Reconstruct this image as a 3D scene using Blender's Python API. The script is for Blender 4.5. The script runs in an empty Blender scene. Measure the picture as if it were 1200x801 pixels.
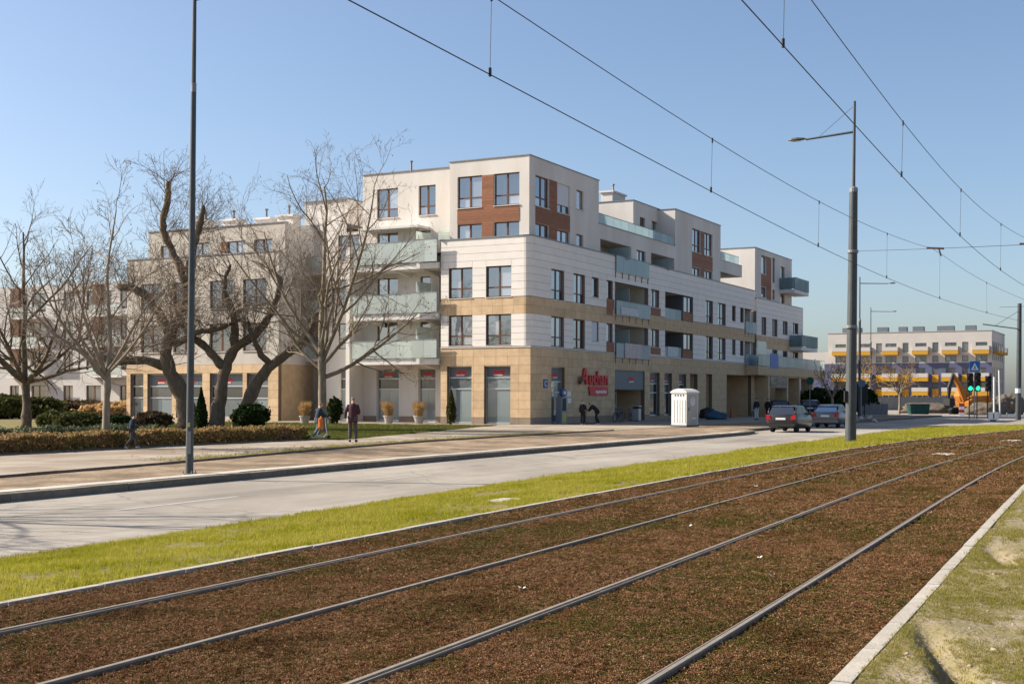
import bpy, bmesh, math, random
import numpy as np
from mathutils import Vector, Matrix
R = math.radians
random.seed(7); RNG = np.random.default_rng(7)
scene = bpy.context.scene
COL = scene.collection

# ------------------------------------------------------------------ camera, sky, sun, exposure
cam_d = bpy.data.cameras.new('camera'); cam = bpy.data.objects.new('camera', cam_d); COL.objects.link(cam)
cam.location = (0, 0, 1.53); cam.rotation_euler = (math.pi/2, -0.003, 0)
cam_d.sensor_width = 36; cam_d.lens = 45; cam_d.shift_y = 0.05375; cam_d.clip_end = 5000; cam_d.clip_start = 0.1
scene.camera = cam

SUN_EL, SUN_AZ = 34.0, -80.0          # azimuth measured from +Y (view direction) towards +X
world = bpy.data.worlds.new('World'); scene.world = world; world.use_nodes = True
wn = world.node_tree; bg = wn.nodes['Background']
sky = wn.nodes.new('ShaderNodeTexSky'); sky.sky_type = 'NISHITA'; sky.sun_disc = False
sky.sun_elevation = R(SUN_EL); sky.sun_rotation = R(SUN_AZ)
sky.altitude = 0; sky.air_density = 0.85; sky.dust_density = 1.7; sky.ozone_density = 2.2
wn.links.new(sky.outputs[0], bg.inputs[0]); bg.inputs[1].default_value = 0.079
sun_d = bpy.data.lights.new('sun', 'SUN'); sun_d.energy = 4.3; sun_d.angle = R(0.53); sun_d.color = (1.0, 0.92, 0.80)
sun = bpy.data.objects.new('sun', sun_d); COL.objects.link(sun)
sd = Vector((math.sin(R(SUN_AZ))*math.cos(R(SUN_EL)), math.cos(R(SUN_AZ))*math.cos(R(SUN_EL)), math.sin(R(SUN_EL))))
sun.rotation_euler = sd.to_track_quat('Z', 'Y').to_euler(); sun.location = sd*200
vs = scene.view_settings; vs.view_transform = 'Standard'; vs.look = 'None'; vs.gamma = 1; vs.use_curve_mapping = False
vs.exposure = 1.14
scene.cycles.max_bounces = 6; scene.cycles.transparent_max_bounces = 12
scene.cycles.use_denoising = True

# ------------------------------------------------------------------ materials
MATS = {}
def mat(name, col, rough=0.8, col2=None, scale=4.0, bump=0.0, bscale=None, metal=0.0, rnd=0.0, spec=0.3, detail=6, stretch=None, world_pos=False, col3=None, emit=None, big=None, bigscale=0.3):
    if name in MATS: return MATS[name]
    m = bpy.data.materials.new(name); m.use_nodes = True; nt = m.node_tree; N = nt.nodes; L = nt.links
    b = N['Principled BSDF']; b.inputs['Roughness'].default_value = rough; b.inputs['Metallic'].default_value = metal
    b.inputs['Specular IOR Level'].default_value = spec
    c4 = lambda c: (c[0], c[1], c[2], 1)
    out = None
    if world_pos: co = N.new('ShaderNodeNewGeometry').outputs['Position']
    else: co = N.new('ShaderNodeTexCoord').outputs['Object']
    if stretch:
        mp = N.new('ShaderNodeMapping'); mp.inputs['Scale'].default_value = stretch; L.new(co, mp.inputs[0]); co = mp.outputs[0]
    if col2 is not None:
        nz = N.new('ShaderNodeTexNoise'); nz.inputs['Scale'].default_value = scale; nz.inputs['Detail'].default_value = detail; nz.inputs['Roughness'].default_value = 0.65
        L.new(co, nz.inputs['Vector'])
        cr = N.new('ShaderNodeValToRGB'); cr.color_ramp.elements[0].position = 0.32; cr.color_ramp.elements[1].position = 0.68
        cr.color_ramp.elements[0].color = c4(col); cr.color_ramp.elements[1].color = c4(col2)
        if col3 is not None:
            e = cr.color_ramp.elements.new(0.5); e.color = c4(col3)
        L.new(nz.outputs[0], cr.inputs[0]); out = cr.outputs[0]
    else:
        rgb = N.new('ShaderNodeRGB'); rgb.outputs[0].default_value = c4(col); out = rgb.outputs[0]
    if big is not None:
        nz2 = N.new('ShaderNodeTexNoise'); nz2.inputs['Scale'].default_value = bigscale; nz2.inputs['Detail'].default_value = 5; nz2.inputs['Roughness'].default_value = 0.6
        L.new(co, nz2.inputs['Vector'])
        r2 = N.new('ShaderNodeValToRGB'); r2.color_ramp.elements[0].position = 0.40; r2.color_ramp.elements[1].position = 0.62
        L.new(nz2.outputs[0], r2.inputs[0])
        mx = N.new('ShaderNodeMix'); mx.data_type = 'RGBA'; L.new(r2.outputs[0], mx.inputs[0]); L.new(out, mx.inputs[6]); mx.inputs[7].default_value = c4(big)
        out = mx.outputs[2]
    if rnd:
        oi = N.new('ShaderNodeObjectInfo'); mr = N.new('ShaderNodeMapRange'); mr.inputs[3].default_value = 1-rnd; mr.inputs[4].default_value = 1+rnd
        L.new(oi.outputs['Random'], mr.inputs[0])
        hs = N.new('ShaderNodeHueSaturation'); L.new(mr.outputs[0], hs.inputs['Value']); L.new(out, hs.inputs['Color']); out = hs.outputs[0]
    L.new(out, b.inputs['Base Color'])
    if bump:
        nb = N.new('ShaderNodeTexNoise'); nb.inputs['Scale'].default_value = bscale or scale*6; nb.inputs['Detail'].default_value = 4; L.new(co, nb.inputs['Vector'])
        bp = N.new('ShaderNodeBump'); bp.inputs['Strength'].default_value = bump; bp.inputs['Distance'].default_value = 0.02
        L.new(nb.outputs[0], bp.inputs['Height']); L.new(bp.outputs[0], b.inputs['Normal'])
    if emit:
        b.inputs['Emission Color'].default_value = c4(emit[0]); b.inputs['Emission Strength'].default_value = emit[1]
    MATS[name] = m; return m

def pane_mat(name, dark, curtain, gloss=0.35, thresh=0.5, gcol=(0.9, 0.95, 1.0)):
    """window glass: reflects the sky; what is seen through it (curtain or dark room) differs from pane to pane"""
    m = bpy.data.materials.new(name); m.use_nodes = True; nt = m.node_tree; N = nt.nodes; L = nt.links
    for n in list(N): N.remove(n)
    o = N.new('ShaderNodeOutputMaterial'); mix = N.new('ShaderNodeMixShader'); d = N.new('ShaderNodeBsdfDiffuse'); g = N.new('ShaderNodeBsdfGlossy')
    g.inputs['Roughness'].default_value = 0.03; g.inputs['Color'].default_value = (*gcol, 1)
    oi = N.new('ShaderNodeObjectInfo'); cr = N.new('ShaderNodeValToRGB'); cr.color_ramp.interpolation = 'CONSTANT'
    cr.color_ramp.elements[0].color = (*dark, 1); cr.color_ramp.elements[1].color = (*curtain, 1); cr.color_ramp.elements[1].position = thresh
    e = cr.color_ramp.elements.new(min(0.95, thresh+0.3)); e.color = (curtain[0]*0.6, curtain[1]*0.6, curtain[2]*0.6, 1)
    L.new(oi.outputs['Random'], cr.inputs[0]); L.new(cr.outputs[0], d.inputs['Color'])
    co = N.new('ShaderNodeTexCoord'); nz = N.new('ShaderNodeTexNoise'); nz.inputs['Scale'].default_value = 1.3; L.new(co.outputs['Object'], nz.inputs['Vector'])
    bp = N.new('ShaderNodeBump'); bp.inputs['Strength'].default_value = 0.05; bp.inputs['Distance'].default_value = 0.05
    L.new(nz.outputs[0], bp.inputs['Height']); L.new(bp.outputs[0], g.inputs['Normal'])
    fr = N.new('ShaderNodeFresnel'); fr.inputs['IOR'].default_value = 1.5
    ma = N.new('ShaderNodeMath'); ma.operation = 'ADD'; ma.inputs[1].default_value = gloss; ma.use_clamp = True; L.new(fr.outputs[0], ma.inputs[0])
    L.new(ma.outputs[0], mix.inputs[0]); L.new(d.outputs[0], mix.inputs[1]); L.new(g.outputs[0], mix.inputs[2]); L.new(mix.outputs[0], o.inputs[0])
    MATS[name] = m; return m

def frosted_mat(name, col, transp=0.18, rough=0.25):
    m = bpy.data.materials.new(name); m.use_nodes = True; nt = m.node_tree; N = nt.nodes; L = nt.links
    for n in list(N): N.remove(n)
    o = N.new('ShaderNodeOutputMaterial'); d = N.new('ShaderNodeBsdfDiffuse'); t = N.new('ShaderNodeBsdfTranslucent'); g = N.new('ShaderNodeBsdfGlossy'); x = N.new('ShaderNodeBsdfTransparent')
    oi = N.new('ShaderNodeObjectInfo'); mr = N.new('ShaderNodeMapRange'); mr.inputs[3].default_value = 0.85; mr.inputs[4].default_value = 1.12; L.new(oi.outputs['Random'], mr.inputs[0])
    hs = N.new('ShaderNodeHueSaturation'); hs.inputs['Color'].default_value = (*col, 1); L.new(mr.outputs[0], hs.inputs['Value'])
    L.new(hs.outputs[0], d.inputs[0]); L.new(hs.outputs[0], t.inputs[0]); g.inputs['Roughness'].default_value = rough
    a = N.new('ShaderNodeMixShader'); a.inputs[0].default_value = 0.4; L.new(d.outputs[0], a.inputs[1]); L.new(t.outputs[0], a.inputs[2])
    b = N.new('ShaderNodeMixShader'); b.inputs[0].default_value = 0.14; L.new(a.outputs[0], b.inputs[1]); L.new(g.outputs[0], b.inputs[2])
    c = N.new('ShaderNodeMixShader'); c.inputs[0].default_value = transp; L.new(b.outputs[0], c.inputs[1]); L.new(x.outputs[0], c.inputs[2])
    L.new(c.outputs[0], o.inputs[0]); MATS[name] = m; return m

def leafy_mat(name, cols, scale=0.8, transl=0.35, rough=0.6, fine=9.0, spread=(0.3, 0.7)):
    """foliage / ground cover coloured by patches of position noise, slightly translucent"""
    m = bpy.data.materials.new(name); m.use_nodes = True; nt = m.node_tree; N = nt.nodes; L = nt.links
    for n in list(N): N.remove(n)
    o = N.new('ShaderNodeOutputMaterial'); d = N.new('ShaderNodeBsdfPrincipled'); d.inputs['Roughness'].default_value = rough; d.inputs['Specular IOR Level'].default_value = 0.04
    t = N.new('ShaderNodeBsdfTranslucent'); ge = N.new('ShaderNodeNewGeometry')
    n1 = N.new('ShaderNodeTexNoise'); n1.inputs['Scale'].default_value = scale; n1.inputs['Detail'].default_value = 3; L.new(ge.outputs['Position'], n1.inputs['Vector'])
    n2 = N.new('ShaderNodeTexNoise'); n2.inputs['Scale'].default_value = fine; n2.inputs['Detail'].default_value = 4; n2.inputs['Roughness'].default_value = 0.8; L.new(ge.outputs['Position'], n2.inputs['Vector'])
    ad = N.new('ShaderNodeMath'); ad.operation = 'ADD'; L.new(n1.outputs[0], ad.inputs[0]); L.new(n2.outputs[0], ad.inputs[1])
    hf = N.new('ShaderNodeMath'); hf.operation = 'MULTIPLY'; hf.inputs[1].default_value = 0.5; L.new(ad.outputs[0], hf.inputs[0])
    cr = N.new('ShaderNodeValToRGB'); el = cr.color_ramp.elements; k = len(cols)
    el[0].position = spread[0]; el[0].color = (*cols[0], 1); el[1].position = spread[1]; el[1].color = (*cols[-1], 1)
    for i in range(1, k-1):
        e = el.new(spread[0]+(spread[1]-spread[0])*i/(k-1)); e.color = (*cols[i], 1)
    L.new(hf.outputs[0], cr.inputs[0]); L.new(cr.outputs[0], d.inputs['Base Color']); L.new(cr.outputs[0], t.inputs['Color'])
    mx = N.new('ShaderNodeMixShader'); mx.inputs[0].default_value = transl; L.new(d.outputs[0], mx.inputs[1]); L.new(t.outputs[0], mx.inputs[2]); L.new(mx.outputs[0], o.inputs[0])
    MATS[name] = m; return m

# ------------------------------------------------------------------ mesh helpers
class MB:
    def __init__(s): s.v = []; s.f = []; s.m = []
    def quad(s, a, b, c, d, mi=0):
        n = len(s.v); s.v += [tuple(a), tuple(b), tuple(c), tuple(d)]; s.f.append((n, n+1, n+2, n+3)); s.m.append(mi)
    def poly(s, pts, mi=0):
        n = len(s.v); s.v += [tuple(p) for p in pts]; s.f.append(tuple(range(n, n+len(pts)))); s.m.append(mi)
    def box(s, x0, x1, y0, y1, z0, z1, mi=0):
        n = len(s.v)
        s.v += [(x0,y0,z0),(x1,y0,z0),(x1,y1,z0),(x0,y1,z0),(x0,y0,z1),(x1,y0,z1),(x1,y1,z1),(x0,y1,z1)]
        for q in ((0,3,2,1),(4,5,6,7),(0,1,5,4),(1,2,6,5),(2,3,7,6),(3,0,4,7)): s.f.append(tuple(n+i for i in q)); s.m.append(mi)
    def tube(s, pts, rad, n=6, mi=0, caps=True):
        pts = [Vector(p) for p in pts]
        if not hasattr(rad, '__len__'): rad = [rad]*len(pts)
        base = len(s.v); up = None
        for i, p in enumerate(pts):
            d = (pts[min(i+1, len(pts)-1)] - pts[max(i-1, 0)])
            if d.length < 1e-9: d = Vector((0,0,1))
            d.normalize()
            if up is None:
                up = Vector((0,0,1)) if abs(d.z) < 0.9 else Vector((1,0,0))
            a = d.cross(up)
            if a.length < 1e-6: a = d.orthogonal()
            a.normalize(); b = a.cross(d).normalized(); up = b
            r = rad[i]
            for k in range(n):
                t = 2*math.pi*k/n; q = p + a*(r*math.cos(t)) + b*(r*math.sin(t)); s.v.append((q.x,q.y,q.z))
        for i in range(len(pts)-1):
            for k in range(n):
                k2 = (k+1) % n
                s.f.append((base+i*n+k, base+i*n+k2, base+(i+1)*n+k2, base+(i+1)*n+k)); s.m.append(mi)
        if caps and n > 3:
            s.f.append(tuple(base+k for k in reversed(range(n)))); s.m.append(mi)
            s.f.append(tuple(base+(len(pts)-1)*n+k for k in range(n))); s.m.append(mi)
    def prism(s, pts, axis, d0, d1, mi=0):
        """closed outline pts (2D) extruded along axis 'x','y' or 'z' from d0 to d1"""
        def P(p, d): return {'x': (d,p[0],p[1]), 'y': (p[0],d,p[1]), 'z': (p[0],p[1],d)}[axis]
        n = len(s.v); k = len(pts)
        s.v += [P(p,d0) for p in pts] + [P(p,d1) for p in pts]
        s.f.append(tuple(range(n+k-1, n-1, -1))); s.m.append(mi); s.f.append(tuple(range(n+k, n+2*k))); s.m.append(mi)
        for i in range(k):
            j = (i+1) % k; s.f.append((n+i, n+j, n+k+j, n+k+i)); s.m.append(mi)
    def lathe(s, prof, c=(0,0,0), n=16, mi=0):
        """prof: (radius, z) list, revolved about the vertical through c"""
        b = len(s.v)
        for r, z in prof:
            for k in range(n):
                t = 2*math.pi*k/n; s.v.append((c[0]+r*math.cos(t), c[1]+r*math.sin(t), c[2]+z))
        for i in range(len(prof)-1):
            for k in range(n):
                k2 = (k+1) % n; s.f.append((b+i*n+k, b+i*n+k2, b+(i+1)*n+k2, b+(i+1)*n+k)); s.m.append(mi)
        s.f.append(tuple(b+k for k in reversed(range(n)))); s.m.append(mi); s.f.append(tuple(b+(len(prof)-1)*n+k for k in range(n))); s.m.append(mi)
    def mesh(s, name, mats, smooth=False, fix=True):
        me = bpy.data.meshes.new(name); me.from_pydata(s.v, [], s.f)
        for m in (mats if isinstance(mats, (list, tuple)) else [mats]): me.materials.append(MATS[m] if isinstance(m, str) else m)
        if any(s.m): me.polygons.foreach_set('material_index', s.m)
        if smooth: me.polygons.foreach_set('use_smooth', [True]*len(s.f))
        if fix:
            bm = bmesh.new(); bm.from_mesh(me); bmesh.ops.recalc_face_normals(bm, faces=bm.faces); bm.to_mesh(me); bm.free()
        me.update(); return me
    def build(s, name, mats, parent=None, smooth=False, fix=True):
        o = bpy.data.objects.new(name, s.mesh(name, mats, smooth, fix)); COL.objects.link(o); o.parent = parent; return o

def tag(o, label=None, cat=None, group=None, kind=None):
    if label: o['label'] = label
    if cat: o['category'] = cat
    if group: o['group'] = group
    if kind: o['kind'] = kind
    return o
def empty(name, loc=(0,0,0), rz=0.0, label=None, cat=None, group=None):
    o = bpy.data.objects.new(name, None); COL.objects.link(o); o.location = loc; o.rotation_euler = (0,0,rz); o.empty_display_size = 0.2
    return tag(o, label, cat, group)
def copy_tree(o, parent=None):
    c = o.copy(); COL.objects.link(c); c.parent = parent
    for ch in list(o.children): copy_tree(ch, c)
    return c
_UNIT = {}
def unit_box(m):
    if m not in _UNIT:
        b = MB(); b.box(-.5,.5,-.5,.5,-.5,.5); _UNIT[m] = b.mesh('block_'+m, m)
    return _UNIT[m]
def piece(name, m, parent, x0, x1, y0, y1, z0, z1, **kw):
    o = bpy.data.objects.new(name, unit_box(m)); COL.objects.link(o); o.parent = parent
    o.location = ((x0+x1)/2, (y0+y1)/2, (z0+z1)/2); o.scale = (abs(x1-x0), abs(y1-y0), abs(z1-z0))
    return o
def text_mesh(body, size, depth, m, bold=0.0, shear=0.0):
    c = bpy.data.curves.new('lettering', 'FONT'); c.body = body; c.size = size; c.extrude = depth; c.offset = bold; c.shear = shear
    c.align_x = 'CENTER'; c.resolution_u = 3
    o = bpy.data.objects.new('lettering', c); COL.objects.link(o)
    bpy.context.view_layer.update()
    me = bpy.data.meshes.new_from_object(o.evaluated_get(bpy.context.evaluated_depsgraph_get()))
    bpy.data.objects.remove(o); me.materials.clear(); me.materials.append(MATS[m]); me.name = 'lettering'
    return me
def text_obj(name, body, size, depth, m, parent, loc, rot, **kw):
    o = bpy.data.objects.new(name, text_mesh(body, size, depth, m, **kw)); COL.objects.link(o); o.parent = parent; o.location = loc; o.rotation_euler = rot; return o

# scatter of small plants: points carry scale / turn / variant, a node group sets one clump on each point
def scatter(name, pts, scl, variants, parent=None, tilt=0.0, vi=None):
    n = len(pts); me = bpy.data.meshes.new(name); me.vertices.add(n); me.vertices.foreach_set('co', np.asarray(pts, np.float32).ravel())
    a = me.attributes.new('scl', 'FLOAT', 'POINT'); a.data.foreach_set('value', np.asarray(scl, np.float32))
    a = me.attributes.new('rz', 'FLOAT_VECTOR', 'POINT')
    rz = np.zeros((n, 3), np.float32); rz[:, 2] = RNG.uniform(0, 6.283, n); rz[:, 0] = RNG.normal(0, tilt, n); rz[:, 1] = RNG.normal(0, tilt, n)
    a.data.foreach_set('vector', rz.ravel())
    a = me.attributes.new('vi', 'INT', 'POINT'); a.data.foreach_set('value', (RNG.integers(0, len(variants), n) if vi is None else vi).astype(np.int32))
    o = bpy.data.objects.new(name, me); COL.objects.link(o); o.parent = parent
    vc = bpy.data.collections.new(name+'_clumps')
    for i, vm in enumerate(variants):
        vo = bpy.data.objects.new('%s_clump_%02d' % (name, i), vm); vc.objects.link(vo)
    ng = bpy.data.node_groups.new(name+'_scatter', 'GeometryNodeTree')
    ng.interface.new_socket('Geometry', in_out='INPUT', socket_type='NodeSocketGeometry'); ng.interface.new_socket('Geometry', in_out='OUTPUT', socket_type='NodeSocketGeometry')
    N = ng.nodes; L = ng.links; gi = N.new('NodeGroupInput'); go = N.new('NodeGroupOutput')
    ip = N.new('GeometryNodeInstanceOnPoints'); ci = N.new('GeometryNodeCollectionInfo'); ci.inputs['Collection'].default_value = vc
    ci.inputs['Separate Children'].default_value = True; ci.inputs['Reset Children'].default_value = True
    def attr(nm, t):
        x = N.new('GeometryNodeInputNamedAttribute'); x.data_type = t; x.inputs['Name'].default_value = nm; return x.outputs['Attribute']
    L.new(gi.outputs[0], ip.inputs['Points']); L.new(ci.outputs[0], ip.inputs['Instance']); ip.inputs['Pick Instance'].default_value = True
    L.new(attr('vi','INT'), ip.inputs['Instance Index']); L.new(attr('rz','FLOAT_VECTOR'), ip.inputs['Rotation']); L.new(attr('scl','FLOAT'), ip.inputs['Scale'])
    L.new(ip.outputs[0], go.inputs[0])
    md = o.modifiers.new('scatter', 'NODES'); md.node_group = ng
    return o

# ------------------------------------------------------------------ frames
TH = R(25.0)                      # heading of the tram track near the camera
def n_of(s):
    def f(s): x = s/10; return -0.1555*x + 0.1256*x*x - 0.0281*x**3
    def g(s): x = s/10; return (-0.1555 + 0.2512*x - 0.0843*x*x)/10
    if s < 6: return f(6) + g(6)*(s-6)
    if s > 57: return f(57) + g(57)*(s-57)
    return f(s)
def trk(s, off, z=0.0):
    n = n_of(s) + off
    return Vector((s*math.sin(TH) - n*math.cos(TH), s*math.cos(TH) + n*math.sin(TH), z))
def trk_np(s, off):
    s = np.asarray(s, float); off = np.asarray(off, float); x = np.clip(s, 6, 57)/10
    n = -0.1555*x + 0.1256*x*x - 0.0281*x**3 + (-0.1555+0.2512*x-0.0843*x*x)/10*(s-np.clip(s,6,57)) + off
    return s*math.sin(TH) - n*math.cos(TH), s*math.cos(TH) + n*math.sin(TH)
THB = R(27.8); CX, CY, ZS = 1.1426, 80.4987, -0.20      # street frame: the corner of the near building, pavement level
UX, UY = math.sin(THB), math.cos(THB); NX, NY = -UY, UX
BROT = math.pi/2 - THB
def st(s, n, z=ZS): return Vector((CX + s*UX + n*NX, CY + s*UY + n*NY, z))
def st_np(s, n): return CX + s*UX + n*NX, CY + s*UY + n*NY
def interp(tab, s):
    return float(np.interp(s, [t[0] for t in tab], [t[1] for t in tab]))
ZR = -0.33                        # road level
KERB = [(-90,-19.9),(-70,-18.9),(-56,-18.3),(-50,-17.95),(-44,-17.6),(-35,-17.4),(-19,-17.2),(-10,-17.05),(-6.5,-16.6),(-4,-15.2),(10,-14.9),(60,-14.5),(160,-14.0)]
VERGE = [(-90,-26.8),(-62,-25.03),(-59,-24.83),(-55,-24.5),(-48,-24.05),(-37,-23.65),(-19,-23.15),(7,-22.6),(20,-22.4)]
# ------------------------------------------------------------------ ground materials
mat('earth', (0.20,0.155,0.11), 0.95, (0.30,0.24,0.175), spec=0.06, scale=0.6, bump=0.5, bscale=6, world_pos=True, big=(0.16,0.125,0.09), bigscale=0.12)
mat('asphalt', (0.32,0.283,0.235), 0.9, (0.385,0.347,0.295), spec=0.06, scale=1.6, bump=0.25, bscale=60, world_pos=True, big=(0.265,0.235,0.20), bigscale=0.22, stretch=(1,0.45,1))
mat('paving', (0.30,0.255,0.20), 0.92, (0.40,0.345,0.28), spec=0.06, scale=1.1, bump=0.3, bscale=25, world_pos=True, big=(0.24,0.19,0.14), bigscale=0.33)
mat('sandy_dirt', (0.22,0.155,0.10), 0.95, (0.38,0.295,0.205), spec=0.06, scale=3.4, bump=1.0, bscale=11, world_pos=True, big=(0.17,0.125,0.085), bigscale=0.7)
mat('kerb_concrete', (0.34,0.305,0.255), 0.9, (0.43,0.39,0.33), spec=0.06, scale=5, bump=0.3, bscale=50, world_pos=True, rnd=0.08)
mat('road_kerb_shade', (0.15,0.125,0.10), 0.95, (0.21,0.18,0.145), spec=0.06, scale=5, bump=0.3, bscale=50, world_pos=True, rnd=0.10)  # shade of the road-side face put into the granite colour
mat('soil_dark', (0.05,0.027,0.012), 1.0, (0.10,0.055,0.024), spec=0.06, scale=3, bump=0.8, bscale=30, world_pos=True)
mat('turf_soil', (0.15,0.13,0.05), 0.95, (0.22,0.18,0.09), spec=0.06, scale=3, bump=0.8, bscale=25, world_pos=True)
mat('rail_steel', (0.20,0.165,0.13), 0.6, (0.29,0.245,0.195), scale=8, metal=0.1, world_pos=True)
mat('rail_side', (0.12,0.085,0.06), 0.8, (0.19,0.14,0.10), scale=6, world_pos=True)
mat('groove_dark', (0.03,0.027,0.024), 0.9)
mat('road_paint', (0.45,0.43,0.39), 0.8, (0.30,0.285,0.26), scale=9, world_pos=True)
mat('slab_concrete', (0.42,0.38,0.33), 0.85, (0.55,0.51,0.45), scale=4, world_pos=True)
mat('iron', (0.06,0.055,0.05), 0.6, (0.10,0.09,0.08), scale=20)

# ASPHALT_WEAR: faint streaks running along the street, patches and fine cracks
def asphalt_wear(m):
    nt = m.node_tree; N = nt.nodes; L = nt.links; b = N['Principled BSDF']; src = b.inputs['Base Color'].links[0].from_socket
    g = N.new('ShaderNodeNewGeometry'); mp = N.new('ShaderNodeMapping'); mp.inputs['Rotation'].default_value = (0, 0, -(math.pi/2-THB)); L.new(g.outputs['Position'], mp.inputs[0])
    sc = N.new('ShaderNodeMapping'); sc.inputs['Scale'].default_value = (0.05, 1.1, 1); L.new(mp.outputs[0], sc.inputs[0])
    n1 = N.new('ShaderNodeTexNoise'); n1.inputs['Scale'].default_value = 1.0; n1.inputs['Detail'].default_value = 5; L.new(sc.outputs[0], n1.inputs['Vector'])
    mr = N.new('ShaderNodeMapRange'); mr.inputs[1].default_value = .3; mr.inputs[2].default_value = .7; mr.inputs[3].default_value = 0.80; mr.inputs[4].default_value = 1.08; L.new(n1.outputs[0], mr.inputs[0])
    v = N.new('ShaderNodeTexVoronoi'); v.feature = 'DISTANCE_TO_EDGE'; v.inputs['Scale'].default_value = 0.22; wn_ = N.new('ShaderNodeTexNoise'); wn_.inputs['Scale'].default_value = 0.8; wn_.inputs['Detail'].default_value = 4; L.new(mp.outputs[0], wn_.inputs['Vector'])
    ad = N.new('ShaderNodeVectorMath'); ad.operation = 'MULTIPLY_ADD'; ad.inputs[1].default_value = (1.5,1.5,0); L.new(wn_.outputs['Color'], ad.inputs[0]); L.new(mp.outputs[0], ad.inputs[2]); L.new(ad.outputs[0], v.inputs['Vector'])
    cr = N.new('ShaderNodeMapRange'); cr.inputs[1].default_value = 0.0; cr.inputs[2].default_value = 0.012; cr.inputs[3].default_value = 0.72; cr.inputs[4].default_value = 1.0; L.new(v.outputs['Distance'], cr.inputs[0])
    m1 = N.new('ShaderNodeMath'); m1.operation = 'MULTIPLY'; L.new(mr.outputs[0], m1.inputs[0]); L.new(cr.outputs[0], m1.inputs[1])
    hs = N.new('ShaderNodeHueSaturation'); L.new(src, hs.inputs['Color']); L.new(m1.outputs[0], hs.inputs['Value']); L.new(hs.outputs[0], b.inputs['Base Color'])
asphalt_wear(MATS['asphalt'])

# ------------------------------------------------------------------ setting
def sheet(name, rows, m, kind='structure', label=None, cat=None):
    """rows: list of rows of points (all the same length) -> one sheet"""
    b = MB(); k = len(rows[0])
    for r in rows: b.v += [tuple(p) for p in r]
    for i in range(len(rows)-1):
        for j in range(k-1): b.f.append((i*k+j, i*k+j+1, (i+1)*k+j+1, (i+1)*k+j)); b.m.append(0)
    o = b.build(name, m, smooth=True); 
    for p in o.data.polygons[:1]:
        if p.normal.z < 0: o.data.flip_normals()
    return tag(o, label, cat, kind=kind)

b = MB(); b.quad((-2500,-400,-0.75),(2500,-400,-0.75),(2500,3500,-0.75),(-2500,3500,-0.75))
tag(b.build('ground', 'earth'), 'bare brown earth reaching to the horizon', 'ground', kind='structure')

S_ROAD = list(range(-90, 161, 2))
def strip(name, lo, hi, z, m, s0, s1, label, cat, step=1.0, cross=6, zf=None):
    rows = []
    s = s0
    while s <= s1+1e-6:
        a, c = lo(s), hi(s); rows.append([st(s, a+(c-a)*t/cross, (zf(s, t/cross) if zf else z)) for t in range(cross+1)]); s += step
    return sheet(name, rows, m, label=label, cat=cat)
kerb_n = lambda s: interp(KERB, s); verge_n = lambda s: interp(VERGE, s)
road = strip('road', lambda s: verge_n(s)-0.3 if s < 14 else -60, lambda s: kerb_n(s), ZR, 'asphalt', -90, 13, 'pale grey asphalt road between kerb and green verge', 'road')
junction = strip('road_junction', lambda s: -45, lambda s: 30 if s > 66 else kerb_n(s), ZR-0.004, 'asphalt', 12, 140, 'shaded asphalt junction beyond the parked cars', 'road', step=2)
GUT = [(-90,-18.5),(-56,-14.7),(-52,-14.2),(-47,-13.5),(-36.5,-11.5),(-29.4,-10.5),(-20,-10.2),(-10,-10.0),(0,-9.8),(66,-9.8)]
gut_n = lambda s: interp(GUT, s)
HEDGE = [(-90,-6.5),(-45,-6.0),(-38,-5.5),(-31.4,-5.5),(-29.5,-6.6),(-18,-3.5),(-7.3,-0.4),(-5,0.0),(0,2.0)]
hedge_n = lambda s: interp(HEDGE, s)
strip('dirt_strip', lambda s: kerb_n(s)+0.30, gut_n, ZS, 'sandy_dirt', -90, 66, 'trampled sandy dirt strip behind the road kerb', 'dirt', cross=8,
      zf=lambda s, t: ZS-0.01+0.03*math.sin(s*1.7+t*5)*math.sin(s*0.43+1)*math.sin(t*math.pi))
strip('pavement', gut_n, lambda s: hedge_n(s) if s < -0.5 else 0.6, ZS+0.004, 'paving', -90, 66, 'sandy beige pavement in front of the hedge and shops', 'pavement', cross=8)
strip('building_forecourt', lambda s: max(hedge_n(s), 2.2), lambda s: 60, ZS-0.02, 'paving', -6, 0.6, 'beige paved strip along the shop windows', 'pavement', cross=8)
strip('lawn', lambda s: hedge_n(s)-0.15, lambda s: 60, ZS-0.03, 'turf_soil', -80, -5.5, 'lawn with bushes and old willows behind the hedge', 'lawn', cross=14)

# track bed + verge + meadow
tb_rows = [[trk(s, 7.40-(7.40-1.45)*t/6, -0.036) for t in range(7)] for s in range(-8, 131, 2)]
track_bed = sheet('track_bed', tb_rows, 'soil_dark', label='tram track bed planted with brown red sedum', cat='track bed')
def verge_pt(s, t, z=None):
    a = trk(s, 7.52); b2 = None
    # outer edge on the street's verge line: project the track point on the street frame
    ds = (a.x-CX)*UX + (a.y-CY)*UY
    b2 = st(ds, verge_n(ds) if ds < 13 else verge_n(13))
    p = a.lerp(Vector((b2.x, b2.y, 0)), t); zz = -0.02 - 0.28*t**1.6 + 0.03*math.sin(s*0.9+2*t)*math.sin(3.1*t); p.z = zz; return p
VS0, VS1 = -4, 83
grass_rows = [[verge_pt(s, t/8) for t in range(9)] for s in np.arange(VS0, VS1, 1.0)]
verge = sheet('grass_verge', grass_rows, 'turf_soil', label='bright green grass verge between road and tram tracks', cat='verge')
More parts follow.
